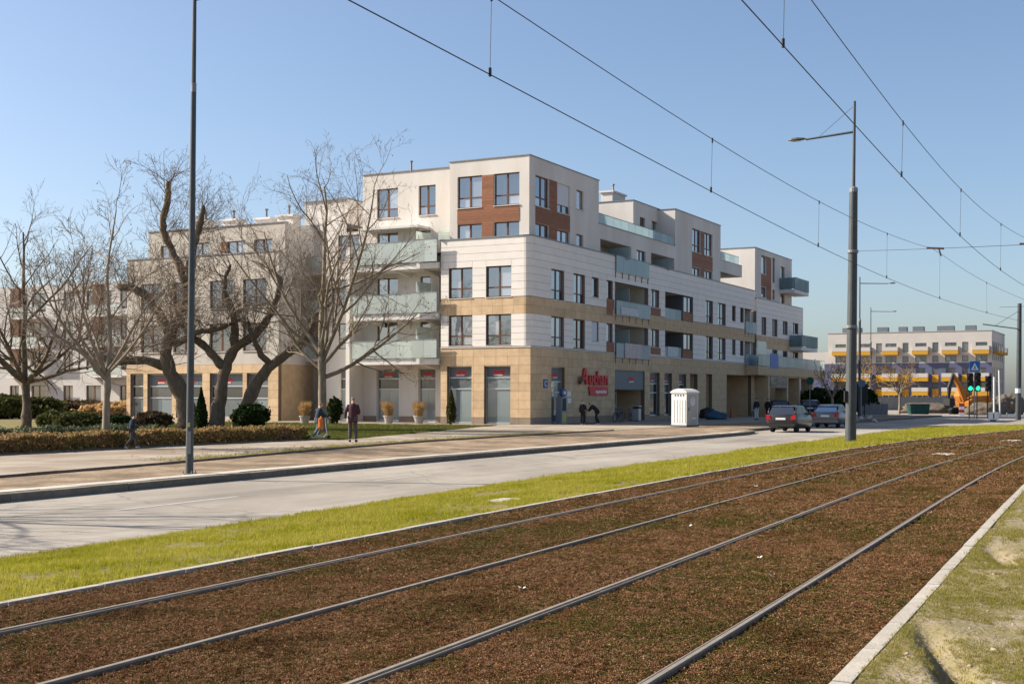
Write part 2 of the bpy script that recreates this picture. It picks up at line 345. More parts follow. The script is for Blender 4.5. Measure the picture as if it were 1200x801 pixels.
def meadow_z(x, y):
    def pit(cx, cy, a, l, w, d):
        ux, uy = math.cos(a), math.sin(a); dx, dy = x-cx, y-cy; u = dx*ux+dy*uy; v = -dx*uy+dy*ux
        return -d*math.exp(-(u/l)**4-(v/w)**2)
    z = 0.0 + 0.022*math.sin(x*1.9+0.4)*math.sin(y*1.3) + 0.015*math.sin(x*4.1+y*3.3)
    # wheel ruts with a raised lip
    z += pit(2.58, 7.75, R(79), 1.05, 0.085, 0.17) + pit(2.44, 7.78, R(79), 1.0, 0.06, -0.025)
    z += pit(4.75, 12.5, R(77), 0.8, 0.10, 0.11) + pit(4.56, 12.5, R(77), 0.7, 0.09, -0.02)
    return z
mrows = []
for s in np.concatenate([np.arange(4, 16, 0.06), np.arange(16, 22, 0.15), np.arange(22, 90, 2.0)]):
    row = []
    for t in np.concatenate([np.arange(0, 3.0, 0.045), np.arange(3.0,4.4,.15), [4.5, 6, 9, 14, 22, 40]]):
        p = trk(s, 1.30-t); p.z = meadow_z(p.x, p.y)*min(1, 0.1+t*2); row.append(p)
    mrows.append(row)
mat('meadow_soil', (0.24,0.20,0.07), 0.95, (0.29,0.235,0.165), spec=0.06, scale=1.6, bump=1.0, bscale=30, world_pos=True, col3=(0.26,0.21,0.135), big=(0.20,0.168,0.09), bigscale=2.2)
meadow = sheet('meadow', mrows, 'meadow_soil', label='patchy dry grass and sandy soil right of the tracks', cat='meadow')

# rails: grooved tram rail, one object each
def ribbon(mb, off0, off1, z0, z1, ss, mi=0):
    for i in range(len(ss)-1):
        mb.quad(trk(ss[i], off0, z0), trk(ss[i+1], off0, z0), trk(ss[i+1], off1, z1), trk(ss[i], off1, z1), mi)
SS = list(np.arange(-8, 60, 1.0)) + list(np.arange(60, 131, 3.0))
RAILS = [(6.634,'road-side rail of the tram track next to the verge'),(5.199,'second tram rail counted from the green verge'),(3.741,'third tram rail counted from the green verge'),(2.306,'tram rail nearest the meadow and right kerb')]
for k, (off, lab) in enumerate(RAILS):
    e = empty('tram_rail', trk(8, off, -0.05), 0, lab+', polished grooved steel', 'rail', 'four grooved rails of the tram line')
    gdir = -1 if k % 2 == 0 else 1            # groove lies on the inner side of the track
    inv = Matrix.Translation(-e.location)
    def put(nm, prof, m):
        mb = MB()
        for (a, za, c, zc) in prof: ribbon(mb, off+gdir*a, off+gdir*c, za, zc, SS)
        me = mb.mesh(nm, m, fix=False); me.transform(inv)
        bm = bmesh.new(); bm.from_mesh(me); bmesh.ops.remove_doubles(bm, verts=bm.verts, dist=1e-4); bmesh.ops.recalc_face_normals(bm, faces=bm.faces); bm.to_mesh(me); bm.free()
        o = bpy.data.objects.new(nm, me); COL.objects.link(o); o.parent = e
    put('rail_head', [(-0.019,-0.05,-0.019,-0.005),(-0.019,-0.005,-0.015,0.0),(-0.015,0.0,0.015,0.0),(0.015,0.0,0.018,-0.022)], 'rail_steel')
    put('groove', [(0.018,-0.022,0.034,-0.022)], 'groove_dark')
    put('guard_lip', [(0.034,-0.022,0.035,-0.007),(0.035,-0.007,0.044,-0.007),(0.044,-0.007,0.045,-0.02)], 'rail_steel')
    put('rubber_chamber', [(-0.026,-0.05,-0.0195,-0.014),(0.045,-0.02,0.052,-0.05)], 'rail_side')

# kerbs made of stones
def kerb_run(parent, pf, s0, s1, ln, w, h, m, top, name='kerb_stone'):
    s = s0; k = 0
    while s < s1:
        a, c = pf(s+0.006), pf(s+ln-0.006); d = (c-a); d.z = 0; L_ = d.length; ang = math.atan2(d.y, d.x)
        o = bpy.data.objects.new(name, unit_box(m)); COL.objects.link(o); o.parent = parent
        mid = (a+c)/2; jz = random.uniform(-0.005, 0.005)
        o.location = (mid.x-parent.location.x, mid.y-parent.location.y, top-h/2+jz-parent.location.z); o.rotation_euler = (random.uniform(-.008,.008),0,ang+random.uniform(-.004,.004)); o.scale = (L_, w, h)
        s += ln; k += 1
def kerb_thing(label, loc):
    e = empty('kerb', loc, 0, label, 'kerb'); e['kind'] = 'structure'; return e
e = kerb_thing('concrete edging stones between green verge and tram tracks', trk(8, 7.46, -0.05)); kerb_run(e, lambda s: trk(s, 7.46), -6, 100, 1.0, 0.08, 0.25, 'kerb_concrete', 0.006)
e = kerb_thing('pale concrete edging stones beside the meadow', trk(8, 1.38, -0.05)); kerb_run(e, lambda s: trk(s, 1.36), -6, 90, 1.0, 0.105, 0.25, 'kerb_concrete', 0.008)
e = kerb_thing('grey granite kerb along the far side of the road', st(-40, -17.5)); kerb_run(e, lambda s: st(s, kerb_n(s)+0.15), -80, 64, 1.0, 0.30, 0.4, 'road_kerb_shade', ZS+0.012)
e = kerb_thing('thin dark edging between dirt strip and pavement', st(-40, -12)); kerb_run(e, lambda s: st(s, gut_n(s)), -70, -10, 1.0, 0.08, 0.2, 'rail_side', ZS+0.05, 'edging_stone')
e = kerb_thing('low dark edging at the foot of the hedge', st(-40, -6)); kerb_run(e, lambda s: st(s, hedge_n(s)-0.10), -70, -31, 1.0, 0.08, 0.2, 'rail_side', ZS+0.06, 'edging_stone')

mat('pale_slab', (0.44,0.40,0.35), 0.9, (0.53,0.49,0.43), spec=0.06, scale=3, world_pos=True, rnd=0.08)
e = kerb_thing('row of pale paving slabs behind the dark road kerb', st(-40, -17)); kerb_run(e, lambda s: st(s, kerb_n(s)+0.52), -80, -8, 1.0, 0.40, 0.2, 'pale_slab', ZS+0.02, 'paving_slab')
# lane dashes
for s0, L_ in ((-56.4,3.3),(-48.2,2.6),(-41.0,2.9),(-33,2.8),(-25,2.8),(-17,2.8),(-9,2.8),(-1,2.8)):
    mb = MB(); n0 = interp([(-60,-21.4),(-50,-20.75),(-40,-20.4),(0,-19.9)], s0); n1 = interp([(-60,-21.4),(-50,-20.75),(-40,-20.4),(0,-19.9)], s0+L_)
    mb.quad(st(s0,n0-.06,ZR+.004), st(s0+L_,n1-.06,ZR+.004), st(s0+L_,n1+.06,ZR+.004), st(s0,n0+.06,ZR+.004)); mb.build('lane_dash', 'road_paint', road)
# concrete covers
def cover(s, off, z, L_, w, label, ang=0):
    p = trk(s, off, z); d = trk(s+0.5, off)-trk(s-0.5, off); a = math.atan2(d.y, d.x)+ang
    e = empty('concrete_cover', p, a, label, 'cover')
    piece('slab', 'slab_concrete', e, -L_/2, L_/2, -w/2, w/2, -0.12, 0.02); 
    piece('lid', 'slab_concrete', e, -L_/2+.06, L_/2-.06, -w/2+.06, w/2-.06, 0.02, 0.03)
cover(17.55, 8.3, -0.045, 0.55, 0.42, 'square concrete manhole cover in the green verge')
cover(37.2, 4.45, -0.03, 1.0, 0.55, 'concrete cover plate between the tracks, nearer one')
cover(50.5, 4.45, -0.03, 1.2, 0.6, 'concrete cover plate between the tracks, farther one')
# ------------------------------------------------------------------ building materials
mat('stucco', (0.65,0.60,0.545), 0.9, (0.70,0.66,0.61), scale=0.7, bump=0.15, bscale=40, big=(0.58,0.53,0.475), bigscale=0.3, stretch=(1,1,0.25))
mat('stucco_twig_shade', (0.50,0.45,0.39), 0.9, (0.56,0.51,0.45), scale=0.7, bump=0.15, bscale=40, big=(0.45,0.40,0.34), bigscale=0.3, stretch=(1,1,0.25))  # darker stucco copy: dimming by the twigs in front put into the colour
mat('white_cladding', (0.74,0.68,0.615), 0.75, (0.80,0.74,0.675), scale=1.5, bump=0.1, bscale=30, rnd=0.03, world_pos=True)
mat('joint_grey', (0.20,0.18,0.165), 0.95)
mat('joint_tan', (0.17,0.125,0.08), 0.95)
mat('tan_stone', (0.50,0.345,0.20), 0.8, (0.61,0.44,0.27), scale=2.2, bump=0.2, bscale=30, rnd=0.10, world_pos=True)
mat('plinth_stone', (0.25,0.19,0.14), 0.85, (0.31,0.24,0.18), scale=3, rnd=0.06, world_pos=True)
mat('wood_board', (0.20,0.075,0.035), 0.6, (0.30,0.12,0.055), scale=3, rnd=0.12, world_pos=True, stretch=(1,1,6))
mat('frame_brown', (0.11,0.045,0.022), 0.5, (0.15,0.065,0.033), scale=6)
mat('frame_grey', (0.10,0.11,0.12), 0.5)
mat('flashing', (0.22,0.22,0.23), 0.45, metal=0.6)
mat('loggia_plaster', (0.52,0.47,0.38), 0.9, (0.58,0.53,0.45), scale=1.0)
mat('roof_felt', (0.12,0.12,0.12), 0.9)
mat('panel_grey', (0.26,0.30,0.30), 0.55, (0.29,0.33,0.33), scale=1)
mat('fascia_grey', (0.13,0.15,0.16), 0.5)
mat('sign_red', (0.55,0.025,0.03), 0.45)
mat('sign_white', (0.75,0.72,0.70), 0.5)
mat('metal_light', (0.50,0.51,0.52), 0.4, metal=0.6)
mat('blind_white', (0.62,0.62,0.63), 0.8)
mat('slab_white', (0.62,0.58,0.54), 0.85, (0.68,0.65,0.61), scale=2)
mat('dark_void', (0.02,0.02,0.02), 0.9)
pane_mat('pane', (0.025,0.03,0.04), (0.34,0.35,0.37), gloss=0.24, thresh=0.5)
pane_mat('far_pane', (0.03,0.035,0.045), (0.10,0.10,0.11), gloss=0.12, thresh=0.6)
pane_mat('shop_pane', (0.03,0.035,0.038), (0.07,0.08,0.085), gloss=0.05, thresh=0.6)
pane_mat('blue_panel', (0.20,0.245,0.255), (0.22,0.265,0.275), gloss=0.10, thresh=0.5)
frosted_mat('balcony_glass', (0.64,0.70,0.65), 0.26)
frosted_mat('balcony_glass_shade', (0.46,0.58,0.60), 0.2)  # bluer copy of the same glass, street-side shade put into its colour
frosted_mat('balcony_glass_teal', (0.14,0.25,0.28), 0.2)

class Face:
    """a facade: t runs along it, d outward from it, z up.  'R' faces the street, 'L' faces the camera side"""
    def __init__(s, kind, off=0.0): s.k = kind; s.off = off
    def bx(s, t0, t1, d0, d1, z0, z1):
        if s.k == 'R': return (t0, t1, s.off-d1, s.off-d0, z0, z1)
        if s.k == 'L': return (s.off-d1, s.off-d0, t0, t1, z0, z1)
        if s.k == 'RB': return (t0, t1, s.off+d0, s.off+d1, z0, z1)
    def pt(s, t, d, z): return (t, s.off-d, z) if s.k == 'R' else (s.off-d, t, z)

def wall_sheet(face, t0, t1, z0, z1, holes, m, parent, thick=0.3, d=0.0, name='wall'):
    ts = sorted({t0, t1} | {min(max(h[i], t0), t1) for h in holes for i in (0, 1)}); zs = sorted({z0, z1} | {min(max(h[i], z0), z1) for h in holes for i in (2, 3)})
    nt, nz = len(ts)-1, len(zs)-1
    solid = [[not any(h[0]-1e-6 <= (ts[i]+ts[i+1])/2 <= h[1]+1e-6 and h[2]-1e-6 <= (zs[j]+zs[j+1])/2 <= h[3]+1e-6 for h in holes) for j in range(nz)] for i in range(nt)]
    mb = MB(); P = face.pt; S = lambda i, j: 0 <= i < nt and 0 <= j < nz and solid[i][j]
    for i in range(nt):
        for j in range(nz):
            if not solid[i][j]: continue
            a, c, e, g = ts[i], ts[i+1], zs[j], zs[j+1]
            mb.quad(P(a,d,e), P(c,d,e), P(c,d,g), P(a,d,g)); mb.quad(P(a,d-thick,e), P(c,d-thick,e), P(c,d-thick,g), P(a,d-thick,g))
            if not S(i-1,j): mb.quad(P(a,d,e), P(a,d,g), P(a,d-thick,g), P(a,d-thick,e))
            if not S(i+1,j): mb.quad(P(c,d,e), P(c,d,g), P(c,d-thick,g), P(c,d-thick,e))
            if not S(i,j-1): mb.quad(P(a,d,e), P(c,d,e), P(c,d-thick,e), P(a,d-thick,e))
            if not S(i,j+1): mb.quad(P(a,d,g), P(c,d,g), P(c,d-thick,g), P(a,d-thick,g))
    me = mb.mesh(name, m, fix=False)
    bm = bmesh.new(); bm.from_mesh(me); bmesh.ops.remove_doubles(bm, verts=bm.verts, dist=1e-4); bmesh.ops.recalc_face_normals(bm, faces=bm.faces); bm.to_mesh(me); bm.free()
    o = bpy.data.objects.new(name, me); COL.objects.link(o); o.parent = parent; return o

def sub_rects(r, holes):
    out = [r]
    for h in holes:
        nx = []
        for (a, c, e, g) in out:
            x0, x1, y0, y1 = max(a,h[0]), min(c,h[1]), max(e,h[2]), min(g,h[3])
            if x1-x0 < 1e-4 or y1-y0 < 1e-4: nx.append((a,c,e,g)); continue
            if x0-a > 1e-4: nx.append((a,x0,e,g))
            if c-x1 > 1e-4: nx.append((x1,c,e,g))
            if y0-e > 1e-4: nx.append((x0,x1,e,y0))
            if g-y1 > 1e-4: nx.append((x0,x1,y1,g))
        out = nx
    return out
class Pieces:
    """cladding pieces of one thing: the first `limit` become parts of their own, the rest one joined part"""
    def __init__(s, parent, name, m, limit=290): s.p = parent; s.n = name; s.m = m; s.limit = limit; s.c = 0; s.rest = MB()
    def add(s, box):
        if s.c < s.limit: piece(s.n, s.m, s.p, *box); s.c += 1
        else: s.rest.box(*box)
    def done(s):
        if s.rest.f: tag(s.rest.build(s.n+'_cladding', s.m, s.p), kind='stuff')
def tiles(pc, face, t0, t1, z0, z1, w, h, holes, thick=0.03, gap=0.006, shift=0.0, d=0.0, minw=0.05):
    nz = max(1, round((z1-z0)/h)); hh = (z1-z0)/nz; nt = max(1, round((t1-t0)/w)); ww = (t1-t0)/nt
    for i in range(nt):
        for j in range(nz):
            r = (t0+i*ww, t0+(i+1)*ww, z0+j*hh, z0+(j+1)*hh)
            for (a, c, e, g) in sub_rects(r, holes):
                if c-a > minw and g-e > minw: pc.add(face.bx(a+gap, c-gap, d, d+thick, e+gap, g-gap))
def window(face, t0, t1, z0, z1, parent, cols=2, transom=0.32, frame='frame_brown', pane='pane', inset=0.14, sill=True, fw=0.07, name='window', blind=None):
    mb = MB(); d0, d1 = -inset-0.07, -inset
    def fb(a, c, e, g, dd=0.0): mb.box(*face.bx(a, c, d0, d1+dd, e, g))
    fb(t0, t0+fw, z0, z1); fb(t1-fw, t1, z0, z1); fb(t0+fw, t1-fw, z0, z0+fw); fb(t0+fw, t1-fw, z1-fw, z1)
    xs = [t0+fw+(t1-t0-2*fw)*i/cols for i in range(cols+1)]
    for x in xs[1:-1]: fb(x-0.055, x+0.055, z0+fw, z1-fw, 0.012)
    zs = [z0+fw, z1-fw]
    if transom: zt = z0+(z1-z0)*transom; zs = [z0+fw, zt, z1-fw]
    for i in range(cols):
        a, c = xs[i]+(0.055 if i else 0), xs[i+1]-(0.055 if i < cols-1 else 0)
        if transom: fb(a, c, zs[1]-0.04, zs[1]+0.04, 0.006)
    o = mb.build(name, frame, parent)
    for i in range(cols):
        a, c = xs[i]+(0.055 if i else 0), xs[i+1]-(0.055 if i < cols-1 else 0)
        for j in range(len(zs)-1):
            e, g = zs[j]+(0.04 if j else 0), zs[j+1]-(0.04 if j < len(zs)-2 else 0)
            piece('pane', pane, o, *face.bx(a, c, -inset-0.055, -inset-0.03, e, g))
    if sill: piece('sill', 'slab_white', o, *face.bx(t0-0.04, t1+0.04, -inset, 0.07, z0-0.045, z0-0.003))
    if blind: piece('roller_shutter', 'blind_white', o, *face.bx(t0+0.02, t1-0.02, -inset+0.014, -inset+0.05, z0+(z1-z0)*(1-blind), z1-0.01))
    return o
def recess(face, t0, t1, z0, z1, depth, m, parent, name='loggia', d=-0.3):
    """open room behind a hole: five inner faces"""
    mb = MB(); P = face.pt; a, c = t0, t1
    mb.quad(P(a,-depth,z0), P(c,-depth,z0), P(c,-depth,z1), P(a,-depth,z1))
    mb.quad(P(a,d,z0), P(c,d,z0), P(c,-depth,z0), P(a,-depth,z0)); mb.quad(P(a,d,z1), P(c,d,z1), P(c,-depth,z1), P(a,-depth,z1))
    mb.quad(P(a,d,z0), P(a,d,z1), P(a,-depth,z1), P(a,-depth,z0)); mb.quad(P(c,d,z0), P(c,d,z1), P(c,-depth,z1), P(c,-depth,z0))
    return mb.build(name, m, parent)
def balustrade(face, t0, t1, z0, z1, d, parent, n=4, glass='balcony_glass_shade', thick=0.02, rail=True, name='balustrade', brackets=0, ends=None):
    mb = MB()
    if rail: mb.box(*face.bx(t0, t1, d-0.005, d+thick+0.025, z1, z1+0.035))
    for i in range(n+1):
        t = t0+(t1-t0)*i/n; tt = min(max(t, t0+0.015), t1-0.015); mb.box(*face.bx(tt-0.015, tt+0.015, d-0.04, d-0.004, z0-0.1, z1))
    o = mb.build(name, 'flashing', parent)
    for i in range(n):
        a, c = t0+(t1-t0)*i/n, t0+(t1-t0)*(i+1)/n; piece('glass_panel', glass, o, *face.bx(a+0.01, c-0.01, d, d+thick, z0, z1-0.004))
    for i in range(brackets):
        t = t0+0.06+(t1-t0-0.12)*i/(brackets-1); b2 = MB(); b2.box(*face.bx(t-0.025, t+0.025, d-0.10, d-0.045, z0-0.42, z0-0.03)); b2.box(*face.bx(t-0.025, t+0.025, -0.0, d-0.10, z0-0.42, z0-0.36)); b2.build('bracket', 'flashing', o)
    if ends:
        for t in (t0, t1): piece('glass_panel', glass, o, *face.bx(t-0.01, t+0.01, d-ends, d-0.045, z0, z1-0.004))
    return o
def boards(face, t0, t1, z0, z1, parent, h=0.19, d=0.0, holes=()):
    k = max(1, round((z1-z0)/h)); hh = (z1-z0)/k
    for j in range(k):
        for (a, c, e, g) in sub_rects((t0, t1, z0+j*hh, z0+(j+1)*hh), holes):
            if c-a > 0.05 and g-e > 0.04: piece('board', 'wood_board', parent, *face.bx(a, c, d, d+0.028, e+0.005, g-0.005))
def chimney(parent, x, y, z, w, dpt, h, pipe=True):
    b = MB(); b.box(x-w/2, x+w/2, y-dpt/2, y+dpt/2, z, z+h); o = b.build('chimney', 'stucco', parent)
    piece('chimney_cap', 'slab_white', o, x-w/2-.12, x+w/2+.12, y-dpt/2-.12, y+dpt/2+.12, z+h, z+h+.14)
    if pipe:
        b = MB(); b.tube([(x,y,z+h+.14),(x,y,z+h+.75)], 0.08, 8); b.tube([(x,y,z+h+.75),(x,y,z+h+.85)], 0.14, 8); b.build('flue', 'flashing', o)

# ------------------------------------------------------------------ the corner building
bd = empty('apartment_building', (CX, CY, ZS), BROT, 'white and tan corner apartment block with red supermarket sign and brown panels', 'building')
RF, LF = Face('R'), Face('L')
Z_G, Z1, Z1T, Z2, Z2T, ZP = 4.93, 5.03, 7.0, 8.1, 10.08, 11.9
RC = 0.42                                             # rounded corner radius
gh = [(2.97,5.0,0,3.68),(13.4,19.15,0,3.7),(20.2,22.3,0.3,3.65),(23.3,25.0,0.3,3.65),(26.55,28.3,0.3,3.65),(29.2,31.05,0,3.7),(33.2,34.8,0,3.75),(38.75,46.1,0,3.8)]
def row_holes(k):
    return [(2.93,4.88,k,k+1.97),(6.33,8.2,k,k+1.97),(9.33,10.5,k+.6,k+1.97),(11.9,13.0,k+.65,k+1.97),(13.35,19.85,k-.32,k+1.97),(20.42,22.15,k+.6,k+1.97),(23.42,29.9,k-.1,k+2.0),
            (33.06,34.97,k+.05,k+1.99),(36.33,38.45,k+.05,k+1.99),(40.27,41.28,k+.6,k+1.99),(42.65,43.7,k+.6,k+1.97),(43.95,47.1,k-.3,k+1.97)]
holesR = gh + row_holes(Z1) + row_holes(Z2)
ghL = [(1.4,3.3,0,3.7),(4.23,6.06,0,3.7)]
holesL = ghL + [(1.36,3.18,k,k+1.97) for k in (Z1,Z2)] + [(4.19,5.95,k,k+1.97) for k in (Z1,Z2)]
wall_sheet(RF, 0.0, 47.1, 0, Z_G, gh, 'joint_tan', bd); wall_sheet(LF, 0.31, 6.55, 0, Z_G, ghL, 'joint_tan', bd)
hu = [h for h in holesR if h[2] > 4]; huL = [h for h in holesL if h[2] > 4]
wall_sheet(RF, RC, 47.1, Z_G, ZP, hu, 'joint_grey', bd); wall_sheet(LF, RC, 6.55, Z_G, ZP, huL, 'joint_grey', bd)
tp = Pieces(bd, 'stone_tile', 'tan_stone', 295); wp = Pieces(bd, 'cladding_panel', 'white_cladding', 295); pp = Pieces(bd, 'plinth_tile', 'plinth_stone', 100)
tiles(tp, LF, -0.03, 6.55, 0.42, Z_G-0.06, 0.80, 0.555, ghL); tiles(tp, LF, RC, 6.55, Z1T, Z2-0.03, 0.80, 0.54, huL)
tiles(tp, RF, 0.0, 13.4, 0.42, Z_G-0.06, 0.80, 0.555, gh); tiles(tp, RF, RC, 13.0, Z1T, Z2-0.03, 0.80, 0.54, hu+[(11.85,13.25,Z2-.5,Z2+.65)])
tiles(tp, RF, 13.4, 31.0, 0.42, Z_G-0.06, 0.80, 0.555, gh); tiles(tp, RF, 13.0, 31.0, Z1T, Z2-0.03, 0.80, 0.54, hu+[(20.3,22.45,Z2,Z2+.6)])
tiles(tp, RF, 31.0, 47.1, 0.42, Z_G-0.06, 0.80, 0.555, gh); tiles(tp, RF, 31.0, 47.1, Z1T, Z2-0.03, 0.80, 0.54, hu)
tiles(pp, LF, -0.04, 6.55, 0.0, 0.41, 0.8, 0.41, ghL, thick=0.04); tiles(pp, RF, 0.0, 47.1, 0.0, 0.41, 0.8, 0.41, gh, thick=0.04)
brown = [(11.85,13.25,k-.5,k+.65) for k in (Z1,Z2)] + [(20.3,22.45,k+.03,k+.6) for k in (Z1,Z2)]
for (z0, z1, hh) in ((Z_G+0.04, Z1T, 0.44), (Z2, ZP, 0.475)):
    tiles(wp, LF, RC, 6.55, z0, z1, 99, hh, huL, gap=0.009); tiles(wp, RF, RC, 13.0, z0, z1, 99, hh, hu+brown, gap=0.009)
    tiles(wp, RF, 13.0, 31.0, z0, z1, 99, hh, hu+brown, gap=0.009); tiles(wp, RF, 31.0, 47.1, z0, z1, 99, hh, hu+brown, gap=0.009)
tp.done(); wp.done(); pp.done()
for (k0) in (Z1, Z2):
    boards(RF, 11.85, 13.25, max(k0-.5, 4.95), k0+.64, bd, h=0.23); boards(RF, 20.3, 22.45, k0+.03, k0+.59, bd, h=0.19)
# rounded corner courses
def corner_course(z0, z1, m, name, gap=0.008):
    mb = MB(); n = 7; r = RC+0.03
    def ring(rr): return [(RC-rr*math.cos(math.pi/2*i/n), RC-rr*math.sin(math.pi/2*i/n)) for i in range(n+1)]
    o, i_ = ring(r), ring(RC-0.1)
    mb.prism(o+i_[::-1], 'z', z0+gap, z1-gap); mb.build(name, m, bd, smooth=False)
for (z0, z1, nn) in ((Z_G+0.04, Z1T, 4), (Z2, ZP, 8)):
    kk = round((z1-z0)/(0.44 if nn == 4 else 0.475))
    for i in range(kk): corner_course(z0+(z1-z0)*i/kk, z0+(z1-z0)*(i+1)/kk, 'white_cladding', 'corner_panel')
for i in range(2): corner_course(Z1T+(Z2-.03-Z1T)*i/2, Z1T+(Z2-.03-Z1T)*(i+1)/2, 'tan_stone', 'corner_tile')
# string courses and parapet caps
def ledge(face, t0, t1, z, h=0.06, d=0.07, m='slab_white'): piece('string_course', m, bd, *face.bx(t0, t1, 0.0, d, z, z+h))
ledge(LF, -0.07, 6.55, Z_G-0.05); ledge(RF, 0.0, 13.2, Z_G-0.05); ledge(RF, 20.0, 47.1, Z_G-0.05)
mb = MB(); mb.box(-0.08, 0.5, 0.5, 6.6, ZP, ZP+0.07); mb.box(0.5, 47.2, -0.08, 0.5, ZP, ZP+0.07)
mb.prism([(-0.08,0.5),(0.5,0.5),(0.5,-0.08)]+[(0.5-0.58*math.sin(t), 0.5-0.58*math.cos(t)) for t in (0.3,0.6,0.9,1.2)], 'z', ZP, ZP+0.07)
mb.build('parapet_cap', 'flashing', bd)
# windows
rk = random.Random(3)
for k in (Z1, Z2):
    window(LF, 1.36, 3.18, k, k+1.97, bd); window(LF, 4.19, 5.95, k, k+1.97, bd)
    window(RF, 2.93, 4.88, k, k+1.97, bd); window(RF, 6.33, 8.2, k, k+1.97, bd); window(RF, 9.33, 10.5, k+.6, k+1.97, bd, cols=1, transom=None, blind=0.98 if k == Z1 else None)
    window(RF, 11.9, 13.0, k+.65, k+1.97, bd, cols=1, transom=None, sill=False); window(RF, 20.42, 22.15, k+.6, k+1.97, bd, transom=None)
    window(RF, 33.06, 34.97, k+.05, k+1.99, bd); window(RF, 36.33, 38.45, k+.05, k+1.99, bd); window(RF, 40.27, 41.28, k+.6, k+1.99, bd, cols=1, transom=None); window(RF, 42.65, 43.7, k+.6, k+1.97, bd, cols=1, transom=None, sill=False)
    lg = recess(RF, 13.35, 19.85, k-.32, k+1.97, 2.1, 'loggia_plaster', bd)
    g = Face('R', 2.05); window(g, 13.6, 15.2, k-.25, k+1.8, lg, inset=-0.1, sill=False); piece('privacy_screen', 'balcony_glass_shade', lg, *RF.bx(16.6, 16.65, -2.0, -0.2, k-.3, k+1.75))
    balustrade(RF, 13.42, 19.95, k-.42, k+.62, 0.12, bd, n=5, brackets=6)
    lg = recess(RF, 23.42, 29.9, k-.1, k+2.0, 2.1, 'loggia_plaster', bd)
    window(g, 23.7, 25.2, k-.05, k+1.8, lg, inset=-0.1, sill=False)
    window(RF, 27.9, 29.85, k+.65, k+1.95, bd, inset=0.1, sill=False, transom=None); boards(RF, 27.6, 29.85, k-.08, k+.62, bd, d=-0.06)
    piece('privacy_screen', 'frame_grey', lg, *RF.bx(27.5, 27.56, -1.9, -0.05, k-.08, k+1.95))
    balustrade(RF, 23.45, 27.45, k-.08, k+.72, -0.12, bd, n=3)
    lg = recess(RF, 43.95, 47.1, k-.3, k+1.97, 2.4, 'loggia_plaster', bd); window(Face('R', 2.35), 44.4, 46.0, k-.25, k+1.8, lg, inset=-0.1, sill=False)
    balustrade(RF, 44.0, 47.3, k-.3, k+.75, 0.10, bd, n=3, brackets=4)
balustrade(RF, 13.34, 19.7, ZP-1.1, ZP+0.06, 0.14, bd, n=5, brackets=6)
# ground floor openings
def shopfront(face, t0, t1, z1, parent, pane='blue_panel', transoms=(2.25, 2.97), inset=0.22, sign=True, z0=0.0, lowpane=None):
    mb = MB(); d0, d1 = -inset-0.08, -inset; fw = 0.05
    for (a, c, e, g) in ((t0,t0+fw,z0,z1),(t1-fw,t1,z0,z1),(t0+fw,t1-fw,z1-fw,z1),(t0+fw,t1-fw,z0,z0+0.12)): mb.box(*face.bx(a, c, d0, d1, e, g))
    for z in transoms: mb.box(*face.bx(t0+fw, t1-fw, d0, d1+0.03, z-0.04, z+0.04))
    o = mb.build('shopfront', 'metal_light', parent); zs = [z0+0.12]+list(transoms)+[z1-fw]
    for i in range(len(zs)-1):
        a, c = zs[i]+(0.04 if i else 0), zs[i+1]-(0.04 if i < len(zs)-2 else 0)
        top = i == len(zs)-2
        if i == 0:
            m_ = (t0+t1)/2; lp_ = lowpane or pane; piece('glass_panel', lp_, o, *face.bx(t0+fw, m_-0.006, d0+0.01, d1-0.02, a, c)); piece('glass_panel', lp_, o, *face.bx(m_+0.006, t1-fw, d0+0.01, d1-0.02, a, c))
        else: piece('sign_panel' if top else 'glass_panel', 'fascia_grey' if (top and sign) else pane, o, *face.bx(t0+fw, t1-fw, d0+0.01, d1-0.02, a, c))
    if sign: logo(o, face, (t0+t1)/2, (zs[-2]+zs[-1])/2, -inset-0.015, min(0.95, (t1-t0)*0.62))
    return o
def frot(face): return (math.pi/2, 0, 0) if face.k == 'R' else (math.pi/2, 0, -math.pi/2)
def logo(parent, face, t, z, d, w):
    text_obj('lettering', 'Auchan', w*0.30, 0.004, 'sign_red', parent, face.pt(t, d, z-0.02), frot(face), bold=0.012)
    o = piece('underline', 'sign_red', parent, *face.bx(t-w*0.38, t+w*0.48, d-0.004, d+0.004, z-0.13, z-0.045)); 
    text_obj('lettering', 'supermarket', w*0.13, 0.004, 'sign_white', parent, face.pt(t+w*0.08, d+0.006, z-0.20), frot(face), bold=0.006)
for (a, c, e, g) in ghL: shopfront(LF, a, c, g, bd)
shopfront(RF, 2.97, 5.0, 3.68, bd, transoms=(2.05, 2.75))
for (a, c, e, g) in gh[2:5]: shopfront(RF, a, c, g, bd, pane='shop_pane', transoms=(2.1, 2.8), z0=e)
for (a, c, e, g) in gh[5:7]: recess(RF, a, c, e+0.01, g, 1.6, 'tan_stone', bd, 'niche')
recess(RF, 38.75, 46.1, 0.01, 3.8, 6.0, 'tan_stone', bd, 'passage')
en = recess(RF, 13.4, 19.15, 0.01, 3.7, 3.2, 'tan_stone', bd, 'entrance')
piece('fascia', 'fascia_grey', en, *RF.bx(13.41, 19.14, -0.28, -0.06, 2.3, 3.69)); logo(en, RF, 16.6, 3.05, -0.05, 1.3)
mb = MB()
for t in (13.5, 14.55, 15.6, 16.65): mb.box(*RF.bx(t-.03, t+.03, -1.35, -1.25, 0.02, 2.29))
for z in (0.06, 1.1, 2.05): mb.box(*RF.bx(13.53, 16.62, -1.34, -1.26, z-.03, z+.03))
dr = mb.build('door', 'metal_light', en)
